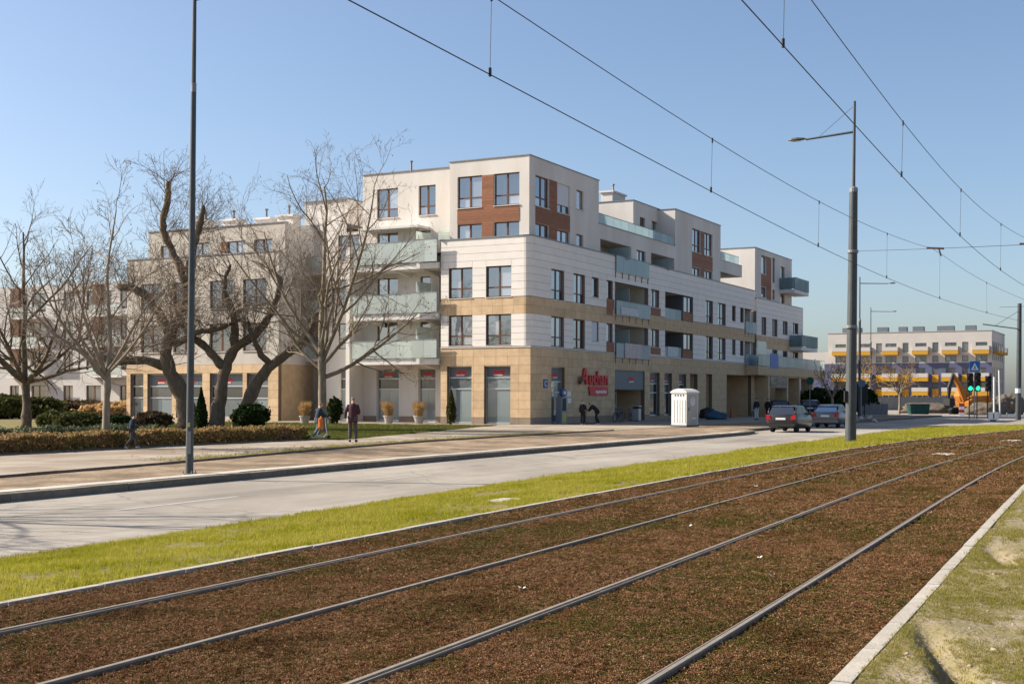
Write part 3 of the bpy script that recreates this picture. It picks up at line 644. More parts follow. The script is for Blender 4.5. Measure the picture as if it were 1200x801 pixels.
for t in (13.53, 14.58, 15.63): piece('glass_panel', 'shop_pane', dr, *RF.bx(t, t+.99, -1.31, -1.29, 0.09, 2.28))
# upper storeys: corner tower
def block(parent, x0, x1, y0, y1, z0, z1, holesR=(), holesL=(), m='stucco', cap=True):
    r, l = Face('R', y0), Face('L', x0)
    wall_sheet(r, x0, x1, z0, z1, list(holesR), m, parent); wall_sheet(l, y0+0.301, y1, z0, z1, list(holesL), m, parent)
    mb = MB(); mb.box(x0+.3, x1, y1-.3, y1, z0, z1); mb.box(x1-.3, x1, y0+.301, y1-.301, z0, z1); mb.build('wall', m, parent)
    mb = MB(); mb.box(x0+.3, x1-.3, y0+.3, y1-.3, z1-.3, z1-.1); mb.build('roof', 'roof_felt', parent)
    if cap:
        mb = MB(); mb.box(x0-.05, x1+.05, y0-.05, y0+.36, z1, z1+.06); mb.box(x0-.05, x0+.36, y0+.36, y1+.05, z1, z1+.06); mb.box(x0+.36, x1+.05, y1-.36, y1+.05, z1, z1+.06); mb.box(x1-.36, x1+.05, y0+.36, y1-.36, z1, z1+.06)
        mb.build('parapet_cap', 'flashing', parent)
    return r, l
tR = [(1.09,3.09,13.95,15.9),(4.23,6.22,13.95,15.88),(7.3,8.43,14.55,15.86),(1.09,3.09,11.45,12.85),(4.23,6.22,11.45,12.8),(7.3,8.43,12.0,12.85)]
tL = [(0.92,2.75,13.95,16.0),(3.64,5.46,13.95,16.0),(0.92,2.75,11.5,12.9),(3.64,5.46,11.5,12.9)]
r, l = block(bd, 0.22, 11.02, 0.22, 6.04, ZP-0.5, 17.0, tR, tL)
for h in tR: window(r, *h, bd, cols=1 if h[0] > 7 else 2, transom=None if h[0] > 7 or h[2] < 13 else 0.3, blind=0.72 if h[0] == 4.23 and h[2] > 13 else None)
for h in tL: window(l, *h, bd, transom=None if h[2] < 13 else 0.32)
boards(r, 1.09, 6.22, 11.45, 15.9, bd, holes=[(h[0]-.01,h[1]+.01,h[2]-.06,h[3]+.01) for h in tR]+[(4.2,6.3,15.86,16)]); boards(l, 0.92, 5.46, 11.5, 15.98, bd, holes=[(h[0]-.01,h[1]+.01,h[2]-.06,h[3]+.01) for h in tL])
# middle part: storey under the terrace, penthouse behind, second tower, low end
mR = [(11.3,17.0,ZP-.1,12.95),(18.05,19.87,ZP-.1,12.88),(21.02,26.1,ZP-.1,12.95)]
wall_sheet(Face('R',.22), 11.02, 26.24, ZP-.5, 14.0, mR, 'stucco', bd); mf = Face('R', .22)
window(mf, 18.05, 19.87, ZP-.1, 12.88, bd, transom=None)
lg = recess(mf, 11.3, 17.0, ZP-.1, 12.95, 1.9, 'loggia_plaster', bd); piece('privacy_screen', 'balcony_glass_shade', lg, *mf.bx(15.3, 15.35, -1.2, 0.6, ZP-.1, 12.75))
window(Face('R', 2.0), 11.8, 13.4, ZP-.05, 12.8, lg, inset=-0.1, sill=False)
lg = recess(mf, 21.02, 26.1, ZP-.1, 12.95, 1.9, 'loggia_plaster', bd); piece('privacy_screen', 'balcony_glass_shade', lg, *mf.bx(23.8, 23.85, -1.2, 0.5, ZP-.1, 12.75))
window(Face('R', 2.0), 24.2, 25.8, ZP-.05, 12.8, lg, inset=-0.1, sill=False)
mb = MB(); mb.box(11.03, 26.23, .53, 8, 13.7, 13.98); mb.build('terrace_floor', 'roof_felt', bd)
mb = MB(); mb.box(10.98, 26.24, .16, .52, 14.0, 14.05); mb.build('terrace_edge', 'flashing', bd)
balustrade(mf, 11.1, 26.0, 14.08, 14.72, -0.05, bd, n=11)
pR = [(22.4,23.5,14.1,16.0),(24.9,26.6,14.1,16.0)]
r, l = block(bd, 21.0, 27.5, 1.72, 8.5, 13.99, 17.1, pR); 
for h in pR: window(r, *h, bd, transom=None, sill=False)
block(bd, 12.0, 20.9, 5.2, 9.0, 13.99, 16.6)
b2R = [(30.3,32.47,14.0,15.95),(33.33,35.48,14.0,15.95),(30.3,32.47,ZP-.1,12.7),(33.33,35.48,ZP-.1,12.7)]
r, l = block(bd, 26.24, 37.68, 0.22, 8.0, ZP-.5, 17.0, b2R)
for h in b2R: window(r, *h, bd, transom=0.3 if h[2] > 13 else None)
boards(r, 30.3, 35.48, ZP-.1, 15.93, bd, holes=[(h[0]-.01,h[1]+.01,h[2]-.06,h[3]+.01) for h in b2R])
mb = MB(); mb.box(37.69, 43.9, .22, 7.9, 12.95, 14.0); mb.build('terrace_slab', 'stucco', bd)
mb = MB(); mb.box(37.69, 42.6, 1.9, 7.8, ZP-.5, 12.94); mb.build('wall', 'stucco', bd); window(Face('R',1.9), 39.5, 41.5, ZP, 12.8, bd, transom=None, inset=-0.08, sill=False)
mb = MB(); mb.box(37.69, 43.94, .18, .5, 14.0, 14.04); mb.build('terrace_edge', 'flashing', bd)
balustrade(mf, 37.8, 43.0, 14.08, 14.72, -0.05, bd, n=4)
# roofs and back walls
mb = MB(); mb.box(0.31, 47.09, 0.31, 14, ZP-.7, ZP-.51); mb.build('roof', 'roof_felt', bd)
mb = MB(); mb.box(0.31, 47.1, 14.0, 14.3, 0, ZP); mb.box(46.8, 47.1, 0.31, 13.99, 0, ZP-.71); mb.build('wall', 'stucco', bd)
chimney(bd, 22.8, 4.2, 17.0, 2.6, 1.0, 0.95); chimney(bd, 25.9, 5.0, 17.0, 1.6, 0.9, 0.55); chimney(bd, 18.0, 7.0, 16.5, 3.2, 1.0, 1.2, False); chimney(bd, 34.2, 6.5, 16.9, 1.2, 0.8, 0.3); chimney(bd, 41.6, 4.6, 13.9, 1.2, 0.9, 2.0)
for x, y in ((3.5, 2.0), (1.0, 9.5)):
    b = MB(); b.tube([(x,y,16.8),(x,y,17.45)], 0.07, 8); b.tube([(x,y,17.45),(x,y,17.52)], 0.12, 8); b.build('flue', 'flashing', bd)
# white rear part to the left of the tan corner, set back, with long balconies
wf = Face('L', 2.0)
wg = [(8.17,9.53,0.06,3.63),(11.09,12.92,0.06,3.63),(14.26,16.07,0.06,3.63)]
wu = []
for k in (5.05, 8.1, 11.2):
    wu += [(11.2,12.9,k+(.0 if k < 11 else .35),k+1.75),(8.6,9.4,k+(.0 if k < 11 else .35),k+1.75),(6.65,7.9,k,k+1.75),(14.4,16.2,k,k+1.8)]
wu += [(11.2,12.93,14.0,16.0),(8.2,9.55,14.0,16.0)]
wall_sheet(wf, 6.04, 17.5, 0, 13.2, wg+[h for h in wu if h[2] < 13], 'stucco', bd)
wall_sheet(wf, 6.04, 14.1, 13.2, 17.05, [h for h in wu if h[2] > 13], 'stucco', bd)
mb = MB(); mb.box(2.3, 12, 13.8, 14.1, 13.2, 17.05); mb.box(2.3, 12, 6.05, 13.79, 16.8, 16.95); mb.box(2.3, 12, 14.1, 17.5, 12.9, 13.1); mb.box(2.3, 12, 17.2, 17.5, 0, 12.89); mb.box(0.5, 2.29, 6.25, 6.5, 0, ZP-0.02); mb.build('wall', 'stucco', bd)
mb = MB(); mb.box(1.94, 2.36, 6.0, 14.15, 17.05, 17.11); mb.build('parapet_cap', 'flashing', bd)
for h in wg: shopfront(wf, *h[:2], h[3], bd, pane='shop_pane', z0=0.06, lowpane='blue_panel')
for h in wu: window(wf, *h, bd, cols=1 if h[1]-h[0] < 1.3 else 2, transom=0.3 if h[2] > 13 else None, sill=h[2] > 13)
piece('plinth', 'plinth_stone', bd, 1.96, 1.999, 6.55, 8.16, 0, 0.4); piece('plinth', 'plinth_stone', bd, 1.96, 1.999, 9.54, 11.08, 0, 0.4); piece('plinth', 'plinth_stone', bd, 1.96, 1.999, 12.93, 14.25, 0, 0.4)
bal = Face('L', -0.3)
for (z, zt) in ((4.28,5.42),(7.25,8.5),(10.55,11.95)):
    mb = MB(); mb.box(-0.22, 1.999, 6.62, 13.3, z-0.42, z-0.05); o = mb.build('balcony_slab', 'slab_white', bd)
    balustrade(bal, 8.6, 13.32, z, zt, 0.0, o, n=4, glass='balcony_glass', ends=2.2); balustrade(bal, 6.62, 8.55, z, zt+0.05, 0.12, o, n=2, glass='balcony_glass')
    for t in (8.0, 10.2, 12.4): b2 = MB(); b2.prism([(-0.15,z-0.42),(1.99,z-0.42),(1.99,z-0.75)], 'y', t-.1, t+.1); b2.build('corbel', 'slab_white', o)
    piece('privacy_screen', 'balcony_glass', o, 0.1, 1.9, 8.50, 8.54, z, z+2.1)
mb = MB(); mb.prism([(-.2,12.6),(-.2,11.95),(1.95,11.95),(1.95,13.1)], 'y', 6.60, 6.64); mb.build('privacy_screen', 'balcony_glass', bd)
piece('canopy', 'slab_white', bd, 0.6, 1.99, 8.7, 13.5, 13.02, 13.18)
# the recessed dark link between corner building and left wing
lf = Face('L', 4.6)
lh = [(18.2,19.6,0.1,2.9)] + [(a, a+1.5, k, k+1.8) for k in (5.05,8.1,11.2) for a in (18.0,20.2)]
wall_sheet(lf, 17.5, 23.0, 0, 14.3, lh, 'stucco', bd)
for h in lh: window(lf, *h, bd, transom=None, sill=h[2] > 1)
for z in (4.5, 7.6, 10.7): o = piece('balcony_slab', 'slab_white', bd, 3.2, 4.6, 17.6, 20.0, z-.25, z-.02); balustrade(Face('L',3.2), 17.6, 20.0, z, z+1.05, 0.0, bd, n=3, glass='balcony_glass')
mb = MB(); mb.box(5.2, 10, 17.6, 21.5, 14.31, 16.1); mb.build('roof_house', 'stucco', bd); mb = MB(); mb.box(5.1, 10, 17.5, 21.6, 16.1, 16.18); mb.build('roof_edge', 'flashing', bd)
mb = MB(); mb.box(4.9, 10, 17.5, 23, 14.0, 14.3); mb.build('roof', 'roof_felt', bd)

# ------------------------------------------------------------------ left wing
lw = empty('apartment_building', st(0, 27, ZS), BROT, 'pale four storey apartment wing behind the old willows, tan shop pillars', 'building')
lw2 = Face('L', 0.0)
A0, A1 = -7.2, 7.1      # t measured from the wing's middle (27 m left of the corner)
gw = [(A0+.9,A0+2.8,0.15,3.35),(A0+3.2,A0+6.2,0.15,3.35),(A0+6.9,A0+9.4,0.15,3.35),(A0+9.8,A0+12.2,0.15,3.35),(A0+12.6,A0+13.9,0.15,3.35)]
uw = [(x, x+2.1, k, k+2.0) for k in (4.95, 8.05) for x in (-6.1,-3.05,0.4,3.6)]
wall_sheet(lw2, A0, A1, 0, 4.0, gw, 'joint_tan', lw); wall_sheet(lw2, A0, A1, 4.0, 11.9, uw, 'stucco_twig_shade', lw)
tp = Pieces(lw, 'stone_tile', 'tan_stone', 200); tiles(tp, lw2, A0, A1, 0.4, 3.98, 0.8, 0.6, gw); tiles(tp, lw2, A0, A1, 0, 0.39, 0.8, 0.39, gw); tp.done()
for h in gw: shopfront(lw2, *h[:2], h[3], lw, pane='shop_pane', transoms=(1.6, 2.45), z0=h[2], lowpane='blue_panel', sign=h[1]-h[0] > 1.5)
for h in uw: window(lw2, *h, lw, transom=None, pane='far_pane')
pf = Face('L', 1.2); ph = [(-5.6,-4.0,12.1,13.0),(-3.2,-1.5,12.1,13.0),(0.2,1.7,12.1,13.05),(3.4,4.9,12.1,13.0)]
wall_sheet(pf, A0+.4, A1-1, 11.5, 14.1, ph, 'stucco_twig_shade', lw)
for h in ph: window(pf, *h, lw, transom=None)
piece('board', 'wood_board', lw, *pf.bx(-1.45, -0.95, 0.0, 0.03, 12.1, 13.0))
mb = MB(); mb.box(-0.05, 0.4, A0-.05, A1+.05, 11.9, 11.97); mb.box(1.14, 1.6, A0+.35, A1-.95, 14.1, 14.17); mb.build('parapet_cap', 'flashing', lw)
mb = MB(); mb.box(0.31, 12, A0, A0+.3, 0, 11.9); mb.box(0.31, 12, A1-.3, A1, 0, 11.9); mb.box(.31, 12, A0+.31, A1-.31, 11.3, 11.49); mb.box(1.51, 12, A0+.4, A0+.7, 11.5, 14.1); mb.box(1.51, 12, A1-1.3, A1-1, 11.5, 14.1); mb.box(1.5, 12, A0+.71, A1-1.31, 13.7, 13.9); mb.build('wall', 'stucco', lw)
mb = MB(); mb.box(0.31, 4, A0-.03, A0-.001, 0, 4.0); mb.build('return_wall', 'tan_stone', lw)
for x, y in ((4,-5),(4.5,-2.5),(4,0.2),(3.6,2.6)): chimney(lw, x, y, 14.0, 1.0, 1.4, 0.9)

# ------------------------------------------------------------------ far end block along the street
fb = empty('apartment_building', st(47.7, 0, ZS), BROT, 'far end block of the white row with teal glass corner balconies', 'building')
X1 = 16.8
fh = [(a, c, k+dz, k+1.72) for k in (4.78, 7.86) for (a, c, dz) in ((1.66,3.25,0),(5.27,7.08,0),(9.07,10.8,.38),(12.74,14.9,.6))]
gr = Face('R', 0); gl = Face('L', 0)
wall_sheet(gr, 0, X1, 3.85, 11.3, fh, 'joint_grey', fb); wall_sheet(gl, 0.301, 10, 3.85, 11.3, [], 'stucco', fb)
wp = Pieces(fb, 'cladding_panel', 'white_cladding', 200); tp = Pieces(fb, 'stone_tile', 'tan_stone', 120)
for (z0, z1) in ((4.7,6.55),(7.75,11.3)): tiles(wp, gr, 0, X1, z0, z1, 99, 0.47, fh, gap=0.009)
tiles(tp, gr, 0, X1, 6.55, 7.75, 0.8, 0.6, fh); tiles(tp, gr, 0, X1, 3.85, 4.7, 0.8, 0.42, fh)
wp.done(); tp.done()
for h in fh: window(gr, *h, fb, transom=None, sill=False)
boards(gr, 9.07, 10.8, 7.86, 8.23, fb)
mb = MB(); mb.box(-.05, X1+.05, -.05, .4, 11.3, 11.36); mb.build('parapet_cap', 'flashing', fb)
uh = [(2.6,4.3,13.9,15.6),(2.6,4.3,11.6,12.6),(6.4,7.3,13.3,15.8),(6.4,7.3,11.6,12.6),(9.3,10.8,12.8,15.2),(9.3,10.8,11.4,12.4)]
r, l = block(fb, 0.5, 13.5, 0.3, 9.0, 10.9, 16.2, uh)
for h in uh: window(r, *h, fb, cols=1, transom=None, sill=False)
boards(r, 2.55, 5.9, 11.5, 15.7, fb, holes=[(2.59,4.31,13.84,15.61),(2.59,4.31,11.54,12.61)])
mb = MB(); mb.box(0.31, X1, 9.7, 10, 0, 11.3); mb.box(X1-.3, X1, .31, 9.69, 0, 11.29); mb.box(.31, X1-.31, .31, 9.69, 10.6, 10.8); mb.build('wall', 'stucco', fb)
def glass_box(x0, x1, y0, y1, z0, z1, parent, glass):
    mb = MB(); mb.box(x0+.02, x1-.02, y0+.02, y1, z0-.35, z0); o = mb.build('balcony_slab', 'slab_white', parent)
    n = max(2, round(x1-x0))
    balustrade(Face('R', y0), x0, x1, z0+.05, z1, 0.0, o, n=n, glass=glass)
    for x in (x0, x1): piece('glass_panel', glass, o, x-.012, x+.012, y0+.03, y1-.02, z0+.05, z1)
glass_box(8.8, 14.3, -1.3, 0.29, 12.75, 13.95, fb, 'balcony_glass_teal')
glass_box(11.5, 18.0, -1.3, -0.01, 7.0, 8.2, fb, 'balcony_glass_teal')
# ground floor of the end block: terrace slab on pillars, shop with decorated sign board
mb = MB(); mb.box(-3.6, 21.2, -1.3, -0.04, 3.86, 4.7); mb.build('terrace_slab', 'tan_stone', fb)
balustrade(Face('R', -1.25), -3.4, 21.1, 4.75, 5.75, 0.0, fb, n=18, glass='balcony_glass')
piece('banner', 'blue_panel', fb, 0.2, 3.2, -0.05, -0.04, 4.8, 7.2)
mat('flag_blue', (0.04,0.10,0.36), 0.7, (0.30,0.34,0.55), scale=14, detail=2); piece('blanket', 'flag_blue', fb, 0.4, 3.0, -1.31, -1.28, 4.55, 6.0)
for x in (0.25, 6.7, 11.2, 16.4): piece('pillar', 'tan_stone', fb, x-.25, x+.25, -1.2, 0.0, 0, 3.85)
mb = MB(); mb.box(-.4, X1, 2.2, 2.5, 0, 3.84); mb.box(-.4, 21, -1.1, 2.19, 3.72, 3.85); mb.build('wall', 'tan_stone', fb)
mat('deco_board', (0.16,0.12,0.08), 0.7, (0.40,0.34,0.24), scale=3.5, detail=8); piece('sign_board', 'deco_board', fb, 0.55, 6.4, -1.26, -1.18, 2.7, 3.84)
for t in (1.2, 3.0): 
    o = piece('door_leaf', 'metal_light', fb, t, t+1.7, 2.12, 2.18, 0.02, 2.5); piece('pane', 'shop_pane', o, -.42, .42, -.6, -.5, -.4, .44)
# ------------------------------------------------------------------ ground cover
leafy_mat('sedum', [(0.045,0.026,0.010),(0.185,0.085,0.036),(0.11,0.075,0.020),(0.36,0.205,0.105),(0.165,0.062,0.028),(0.19,0.145,0.042),(0.075,0.062,0.016)], scale=0.9, fine=14, transl=0.12, spread=(0.36,0.64))
leafy_mat('grass_blade', [(0.17,0.18,0.012),(0.29,0.28,0.018),(0.42,0.37,0.07),(0.24,0.25,0.014)], scale=0.7, fine=7, transl=0.45)
leafy_mat('dry_grass', [(0.15,0.14,0.03),(0.24,0.215,0.045),(0.32,0.27,0.09),(0.20,0.19,0.035)], scale=1.4, fine=8, transl=0.4)
leafy_mat('lawn_blade', [(0.07,0.085,0.02),(0.12,0.13,0.03),(0.16,0.15,0.05)], scale=0.8, fine=5, transl=0.3)
from mathutils import noise as mnoise
rr = random.Random(11)
leafy_mat('sedum_green', [(0.055,0.055,0.010),(0.13,0.12,0.025),(0.09,0.075,0.02),(0.16,0.11,0.035)], scale=0.6, fine=9, transl=0.12, spread=(0.36,0.64))
leafy_mat('sedum_dry', [(0.22,0.12,0.055),(0.40,0.25,0.13),(0.30,0.16,0.08)], scale=2, fine=9, transl=0.1)
def clump_sedum(n, seed, m='sedum'):
    q = random.Random(seed); mb = MB()
    for i in range(n):
        a = q.uniform(0, 6.283); r = math.sqrt(q.random()); h = q.uniform(0.15, 0.75)*(1-0.45*r); cx, cy = r*math.cos(a), r*math.sin(a)
        for k in range(4):               # a rosette of small fleshy leaves
            t = q.uniform(0, 6.283); w = q.uniform(0.10, 0.2); l = q.uniform(0.2, 0.36); dx, dy = math.cos(t), math.sin(t)
            mb.quad((cx-dy*w*.3, cy+dx*w*.3, h-.12), (cx+dx*l*.5-dy*w*.6, cy+dy*l*.5+dx*w*.6, h+q.uniform(-.02,.14)), (cx+dx*l, cy+dy*l, h+q.uniform(-.05,.2)), (cx+dx*l*.5+dy*w*.6, cy+dy*l*.5-dx*w*.6, h+q.uniform(-.02,.14)))
    return mb.mesh('sedum_clump', m, fix=False)
def clump_grass(n, seed, m, spread=0.7, lean=0.5, w=0.035):
    q = random.Random(seed); mb = MB()
    for i in range(n):
        a = q.uniform(0, 6.283); r = spread*math.sqrt(q.random()); x, y = r*math.cos(a), r*math.sin(a); t = q.uniform(0, 6.283); h = q.uniform(0.5, 1.0); le = q.uniform(0.1, lean)
        dx, dy = math.cos(t), math.sin(t); ww = w*q.uniform(.7, 1.4)
        p0, p1, p2 = (x-dy*ww, y+dx*ww, 0), (x+dy*ww, y-dx*ww, 0), (x+dx*le*.45+dy*ww*.7, y+dy*le*.45-dx*ww*.7, h*.6)
        p3 = (x+dx*le*.45-dy*ww*.7, y+dy*le*.45+dx*ww*.7, h*.6); p4 = (x+dx*le, y+dy*le, h)
        mb.quad(p0, p1, p2, p3); mb.poly([p3, p2, p4])
    return mb.mesh('grass_clump', m, fix=False)
# sedum
RO = [r[0] for r in RAILS]
def sedum_points():
    P = []; S = []
    for (s0, s1, rad, cov) in ((4.5,9,0.027,5.2),(9,15,0.032,4.8),(15,24,0.045,4.0),(24,40,0.07,3.0),(40,70,0.11,2.6),(70,125,0.2,2.2)):
        area = (s1-s0)*5.9; n = int(area*cov/(math.pi*rad*rad)*0.62)
        s = RNG.uniform(s0, s1, n); o = RNG.uniform(1.46, 7.40, n); keep = np.ones(n, bool)
        for i, r in enumerate(RO):
            g = -1 if i % 2 == 0 else 1; dd = (o-r)*g
            keep &= ~((dd > -0.030-min(rad,.05)*.5) & (dd < 0.066+min(rad,.05)*.5))
        s, o = s[keep], o[keep]; x, y = trk_np(s, o)
        z = -0.030 + 0.010*np.sin(x*2.1)*np.sin(y*1.7) + RNG.uniform(-.004, .004, len(s))
        near = np.minimum.reduce([np.abs(o-r) for r in RO]); z -= 0.008*np.exp(-(near/0.12)**2)
        z -= max(0, rad-.04)*.55; P.append(np.stack([x, y, z], 1)); S.append(rad*RNG.uniform(0.75, 1.35, len(s)))
    return np.concatenate(P), np.concatenate(S)
P, S = sedum_points()
def sedum_kind(P):
    g = np.array([mnoise.noise((x*.55, y*.55, 4.4))+.5*mnoise.noise((x*2.2, y*2.2, 7.7)) for x, y, z in P]); r = RNG.random(len(P)); k = RNG.choice([0,1,2,4,5,6,7], len(P))
    k = np.where(r < np.clip(.10+.55*g, .02, .7), RNG.choice([3,8], len(P)), k); k = np.where(RNG.random(len(P)) < .045, 9, k); return k
tag(scatter('sedum', P, S, [clump_sedum(9, i, 'sedum_dry' if i == 9 else ('sedum_green' if i in (3,8) else 'sedum')) for i in range(10)], tilt=0.15, vi=sedum_kind(P)), 'low brown red sedum cushions growing between the tram rails', 'sedum', kind='stuff')
# pale litter scraps on the sedum
mat('litter', (0.62,0.58,0.52), 0.8)
for i, (s, o) in enumerate(((9.4,4.35),(12.2,3.1),(14.8,4.6),(18,2.2),(11.0,2.7),(22,5.6))):
    p = trk(s, o, -0.02); mb = MB(); w = rr.uniform(.012,.03); l = w*rr.uniform(1, 2.2)
    for k in range(4):
        a = rr.uniform(0, 6.28); mb.quad((0,0,0.005+.004*k), (l*math.cos(a), l*math.sin(a), rr.uniform(.005,.03)), (l*math.cos(a+1), l*math.sin(a+1), rr.uniform(.01,.035)), (w*math.cos(a+1.7), w*math.sin(a+1.7), .01))
    o_ = mb.build('paper_scrap', 'litter'); o_.location = p
    tag(o_, ['pale paper scrap between the second and third rail, nearest the camera','pale scrap close by the third rail, right of the middle','pale scrap between second and third rail, farther back','tiny scrap beside the rail nearest the meadow','pale scrap between the third and fourth rail','tiny far scrap between the first and second rail'][i], 'litter', 'paper scraps on the sedum')
# grass of the verge
def verge_np(s, t):
    ax, ay = trk_np(s, np.full_like(s, 7.52)); ds = (ax-CX)*UX + (ay-CY)*UY; dn = np.interp(ds, [v[0] for v in VERGE], [v[1] for v in VERGE]); dn = np.where(ds < 13, dn, verge_n(13))
    bx, by = st_np(ds, dn); x = ax+(bx-ax)*t; y = ay+(by-ay)*t
    z = -0.02 - 0.28*t**1.6 + 0.03*np.sin(s*0.9+2*t)*np.sin(3.1*t); return x, y, z
P = []; S = []
for (s0, s1, h, dens) in ((6,14,0.055,520),(14,24,0.065,330),(24,40,0.085,190),(40,82,0.12,95)):
    n = int((s1-s0)*1.9*dens); s = RNG.uniform(s0, s1, n); t = RNG.uniform(0.0, 1.06, n); x, y, z = verge_np(s, t)
    edge = 1.0 + 0.25*np.exp(-((t-0.98)/0.10)**2)
    patch = 0.75+0.5*np.sin(x*0.9+1)*np.sin(y*0.6)
    nz = np.array([mnoise.noise((a*0.7, b_*0.7, 9.1))+.6*mnoise.noise((a*2.6, b_*2.6, 2.2)) for a, b_ in zip(x, y)]); keep = RNG.random(n) < np.clip(0.80+1.1*nz, 0.12, 1); patch = np.clip(0.7+nz*.9, .2, 1.6)
    P.append(np.stack([x, y, z], 1)[keep]); S.append((h*edge*(0.8+0.4*RNG.random(n))*(0.85+0.3*patch))[keep])
tag(scatter('grass', np.concatenate(P), np.concatenate(S), [clump_grass(22, i, 'grass_blade', spread=0.9, w=0.03) for i in range(5)], tilt=0.12), 'fresh bright green grass blades on the verge beside the road', 'grass', kind='stuff')
# patchy grass of the meadow
n = 62000; s = 4.5+np.abs(RNG.beta(1.0, 2.2, n))*30; t = RNG.uniform(0.0, 5.0, n)*(0.35+s/22); x, y = trk_np(s, 1.30-t)
val = np.array([mnoise.noise((a*1.1, b_*1.1, 3.3))+0.5*mnoise.noise((a*3.5, b_*3.5, 1.3)) for a, b_ in zip(x, y)])
keep = (val > -0.06+0.3*(RNG.random(n)-.5)) | (t < 0.10) | (RNG.random(n) < 0.06); x, y, s, t = x[keep], y[keep], s[keep], t[keep]
z = np.array([meadow_z(a, b_) for a, b_ in zip(x, y)])*np.minimum(1, 0.3+t*2)
tag(scatter('meadow_grass', np.stack([x, y, z], 1), (0.011+0.0010*s)*RNG.uniform(.7, 1.4, len(x)), [clump_grass(20, 50+i, 'dry_grass', spread=1.3, lean=0.9, w=0.05) for i in range(5)], tilt=0.2), 'short yellowish grass tufts on the sandy meadow', 'grass', kind='stuff')
mat('clod', (0.30,0.23,0.15), 0.95, (0.42,0.34,0.24), scale=9, world_pos=True)
def clod(seed):
    q = random.Random(seed); bm = bmesh.new(); bmesh.ops.create_icosphere(bm, subdivisions=1, radius=1)
    for v in bm.verts: v.co *= q.uniform(.7, 1.2); v.co.z *= .6
    me = bpy.data.meshes.new('clod'); bm.to_mesh(me); bm.free(); me.materials.append(MATS['clod']); return me
n = 1600; s = 5+RNG.beta(1, 2, n)*22; t = RNG.uniform(0.1, 4, n); x, y = trk_np(s, 1.24-t); z = np.array([meadow_z(a, b_) for a, b_ in zip(x, y)])*np.minimum(1, .3+t*2)
tag(scatter('clods', np.stack([x, y, z], 1), RNG.gamma(1.3, 0.004, n)+0.003, [clod(i) for i in range(4)], tilt=0.5), 'small sandy clods and pebbles strewn on the meadow', 'pebbles', kind='stuff')
# lawn behind the hedge and in front of the shops
P = []; S = []
n = 26000; s = RNG.uniform(-45, -5, n); hn = np.interp(s, [h[0] for h in HEDGE], [h[1] for h in HEDGE]); o = hn + RNG.random(n)**1.5*20; x, y = st_np(s, o)
tag(scatter('lawn_grass', np.stack([x, y, np.full(n, ZS-.03)], 1), RNG.uniform(.06, .16, n), [clump_grass(16, 80+i, 'lawn_blade', spread=1.5, w=0.06) for i in range(4)]), 'dull green lawn grass behind the hedge and around the willows', 'grass', kind='stuff')
n = 2500; s = RNG.uniform(-46, -14, n); o = np.interp(s, [g[0] for g in GUT], [g[1] for g in GUT])+0.15+RNG.exponential(.5, n); x, y = st_np(s, o)
tag(scatter('weeds', np.stack([x, y, np.full(n, ZS)], 1), RNG.uniform(.03, .08, n), [clump_grass(12, 90+i, 'dry_grass', spread=1.6, w=0.06) for i in range(3)]), 'dry weeds along the edging of the dirt strip', 'weeds', kind='stuff')

